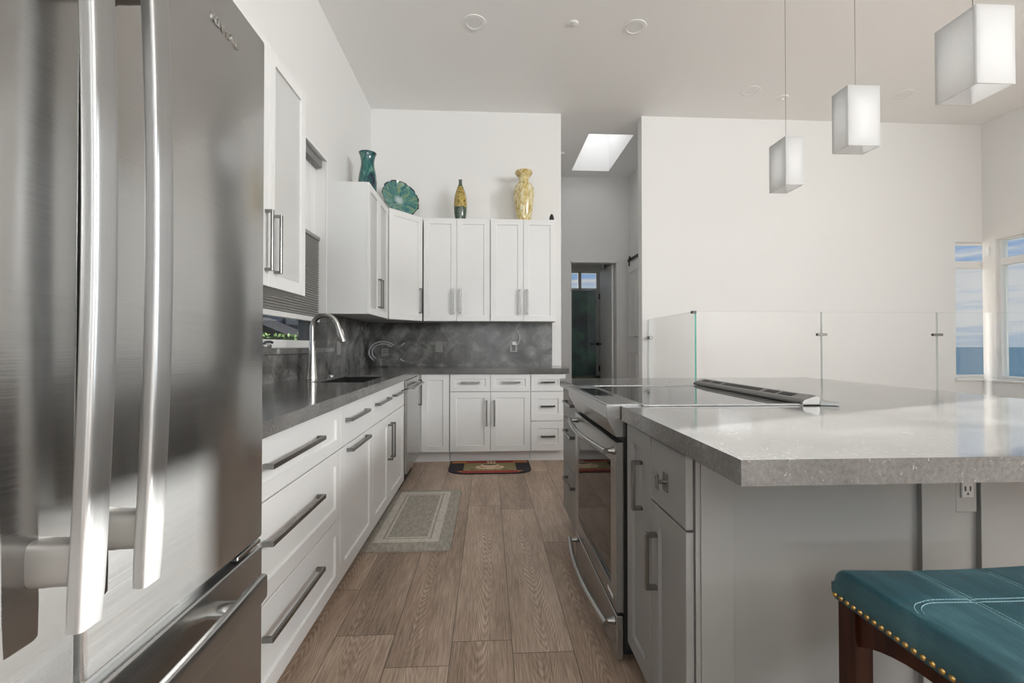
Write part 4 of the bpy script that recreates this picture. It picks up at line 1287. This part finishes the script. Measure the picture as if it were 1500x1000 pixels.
for i in range(4):
    for j in range(4): m.lathe([(.007, 0), (.004, -.005), (0, -.006)], (0, 0, 0), 8, Matrix.Translation((-.03 + i * .018, -.006, .125 + j * .02)) @ Matrix.Rotation(-PI / 2, 4, 'X'))
m.build('ridges', M_RIDGELIGHT, gf, True)
m = MB(); m.box(-.05, .03, -.03, .03, 0, .015, .004); m.box(-.045, .025, -.022, -.010, .015, .085, .003); m.box(-.045, .025, .010, .022, .015, .06, .003); m.build('foot', M_CRYSTAL, gf)

# ================================================================== HALLWAY: barn door, opened door, shower
bd = thing('barn_door', 'grey white panelled barn door hung on a rail along the hallway wall', 'door', (2.165, 6.5, .02))
m = MB(); m.box(2.145, 2.185, 6.03, 6.90, .02, 2.40, .003)
bdo = W(m, bd).build('door_slab', M_TRIM, bd)
m = MB()
for y0_, y1_ in ((6.14, 6.43), (6.50, 6.79)):
    for z0_, z1_ in ((.22, 1.06), (1.28, 2.27)):
        ring_ = [(y0_, z0_), (y1_, z0_), (y1_, z1_), (y0_, z1_)]
        for (a, b, c, d) in ((y0_, y1_, z0_, z0_ + .02), (y0_, y1_, z1_ - .02, z1_), (y0_, y0_ + .02, z0_, z1_), (y1_ - .02, y1_, z0_, z1_)): m.box(2.132, 2.145, a, b, c, d, .003)
W(m, bd).build('panel_moulding', M_TRIM, bdo)
m = MB(); m.box(2.12, 2.145, 6.06, 6.10, 1.12, 1.15, .003); m.box(2.112, 2.122, 6.06, 6.16, 1.125, 1.145, .003); W(m, bd).build('handle', M_DARK, bdo)
m = MB(); m.box(2.155, 2.165, 5.25, 6.93, 2.44, 2.48); W(m, bd).build('rail', M_DARK, bd)
for y in (6.15, 6.80):
    m = MB(); m.tube([(2.14, y, 2.475), (2.153, y, 2.475)], .035, 20); m.box(2.136, 2.144, y - .02, y + .02, 2.36, 2.475); W(m, bd).build('hanger', M_DARK, bd)
# opened bathroom door
od_ = thing('bathroom_door', 'pale door standing open inside the doorway at the end of the hall', 'door', (DX1 - .025, 7.08, 0))
m = MB(); m.box(-.035, 0, 0, .72, .01, 2.43, .003); od_.rotation_euler = (0, 0, math.radians(.6)); s1 = m.build('door_slab', M_TRIM, od_)
m = MB(); m.cyl((-.035, .64, 1.18), (-.085, .64, 1.18), .011, 14); m.lathe([(0, 0), (.026, .004), (.032, .02), (.022, .04), (0, .044)], (0, 0, 0), 20, Matrix.Translation((-.078, .64, 1.18)) @ Matrix.Rotation(-PI / 2, 4, 'Y'))
m.build('knob', M_DARK, s1, True)
# shower screen
ss = thing('shower_screen', 'clear glass shower screen with steel hinges in front of dark teal tiles', 'shower screen', (1.5, 7.95, 0))
m = MB(); m.box(.70, 1.52, 7.945, 7.955, .62, 2.12); W(m, ss).build('fixed_pane', M_PANE, ss)
m = MB(); m.box(1.53, 2.03, 7.945, 7.955, .08, 2.12); dp = W(m, ss).build('door_pane', M_PANE, ss)
for z in (.75, 2.02): 
    m = MB(); m.box(1.955, 2.05, 7.93, 7.97, z - .05, z + .05, .003); W(m, ss).build('hinge', M_DCHROME, dp)
m = MB(); m.box(2.03, 2.07, 7.0 + .9, 8.0, .0, 2.6); m.box(2.04, 2.33, 7.9, 8.0, 0, ZC); struct(m.build('wall_bath_return', M_WALL))

# ================================================================== OUTSIDE
def sea(t):
    c = t.n('ShaderNodeTexCoord')
    n = t.n('ShaderNodeTexNoise', {0: c.outputs['Object'], 'Scale': .35, 'Detail': 6.0})
    n2 = t.n('ShaderNodeTexNoise', {0: c.outputs['Object'], 'Scale': .03, 'Detail': 5.0})
    col = t.ramp(n2.outputs[0], [(.35, (.022, .050, .078)), (.65, (.030, .064, .096))])
    a = t.n('ShaderNodeBsdfDiffuse', {0: col}); b = t.n('ShaderNodeBsdfGlossy', {0: (.6, .7, .8), 'Roughness': .25})
    return t.n('ShaderNodeMixShader', {0: t.math('MULTIPLY', n.outputs[0], .12), 1: a.outputs[0], 2: b.outputs[0]}).outputs[0]


m = MB(); m.face([(-200, -4000, 0), (9000, -4000, 0), (9000, 9000, 0), (-200, 9000, 0)])
o = struct(m.build('sea', tex('sea_water', sea))); o.location = (0, 0, -14)
m = MB(); m.box(-30, 9, -20, 40, -1.0, -.16); struct(m.build('ground', pmat('garden_ground', (.16, .17, .12), .9)))
hd = MB()
for k in range(2600):
    x = random.uniform(-8.2, -3.6); y = 11 + random.uniform(-.45, .45); z = random.uniform(-.1, 1.46) + .05 * math.sin(x * 3)
    if random.random() < .5: y = 10.55 + random.uniform(-.05, .1)
    c = Vector((x, y, z)); a = Vector((random.uniform(-1, 1), random.uniform(-1, 1), random.uniform(-1, 1))).normalized() * .055; b = a.orthogonal().normalized() * .035
    hd.face([c - a, c - b, c + a, c + b])
hd.mi = 0; hd.box(-8.2, -3.6, 10.65, 11.35, -.16, 1.36)
tag(hd.build('hedge', tex('hedge_leaves', weave((.022, .05, .008), (.07, .13, .018), 20))), 'clipped green hedge outside the sink window', 'hedge', None, 'stuff')
hs = thing('neighbour_house', 'dark sided neighbouring house beyond the hedge with a small window', 'house', (-8.0, 16.0, -.16))
m = MB(); m.box(-11, -4.6, 16, 20, -.16, 3.0); W(m, hs).build('wall', pmat('dark_siding', (.045, .045, .052), .8), hs)
m = MB(); m.prism([(15.6, 3.0), (18, 4.3), (20.4, 3.0)], -11.3, -4.3, 'x'); W(m, hs).build('roof', pmat('dark_roof', (.03, .03, .034), 1.0, 0.0, **{'Specular IOR Level': 0.0}), hs)
for (a, b, mt) in ((-7.62, -7.02, pmat('house_glass', (.05, .07, .13), .1)), (-6.92, -6.40, pmat('house_shutter', (.20, .21, .225), .6))):
    m = MB(); m.box(a, b, 15.95, 16.0, 1.86, 2.22); f = W(m, hs).build('window', pmat('house_window_frame', (.10, .10, .12), .6), hs)
    m = MB(); m.box(a + .03, b - .03, 15.94, 15.955, 1.89, 2.19); W(m, hs).build('pane', mt, f)
sh_ = thing('garden_shed', 'low shed with a dark sloping roof between the hedge and the house', 'shed', (-6.9, 13.4, -.16))
m = MB(); m.box(-8.3, -5.75, 13.1, 14.6, -.16, 1.45); W(m, sh_).build('wall', pmat('shed_wall', (.10, .10, .105), .8), sh_)
m = MB(); m.prism([(-8.5, 1.42), (-5.45, 1.42), (-6.95, 2.05)], 12.9, 14.8, 'y'); W(m, sh_).build('roof', pmat('shed_roof', (.018, .018, .02), 1.0, 0.0, **{'Specular IOR Level': 0.0}), sh_)

m = MB(); m.box(8.5, 8.85, 5.35, 6.65, -.16, 4.2); struct(m.build('wall_sun_block', M_WALL))  # unseen wall, added to keep the sun off the drawer fronts
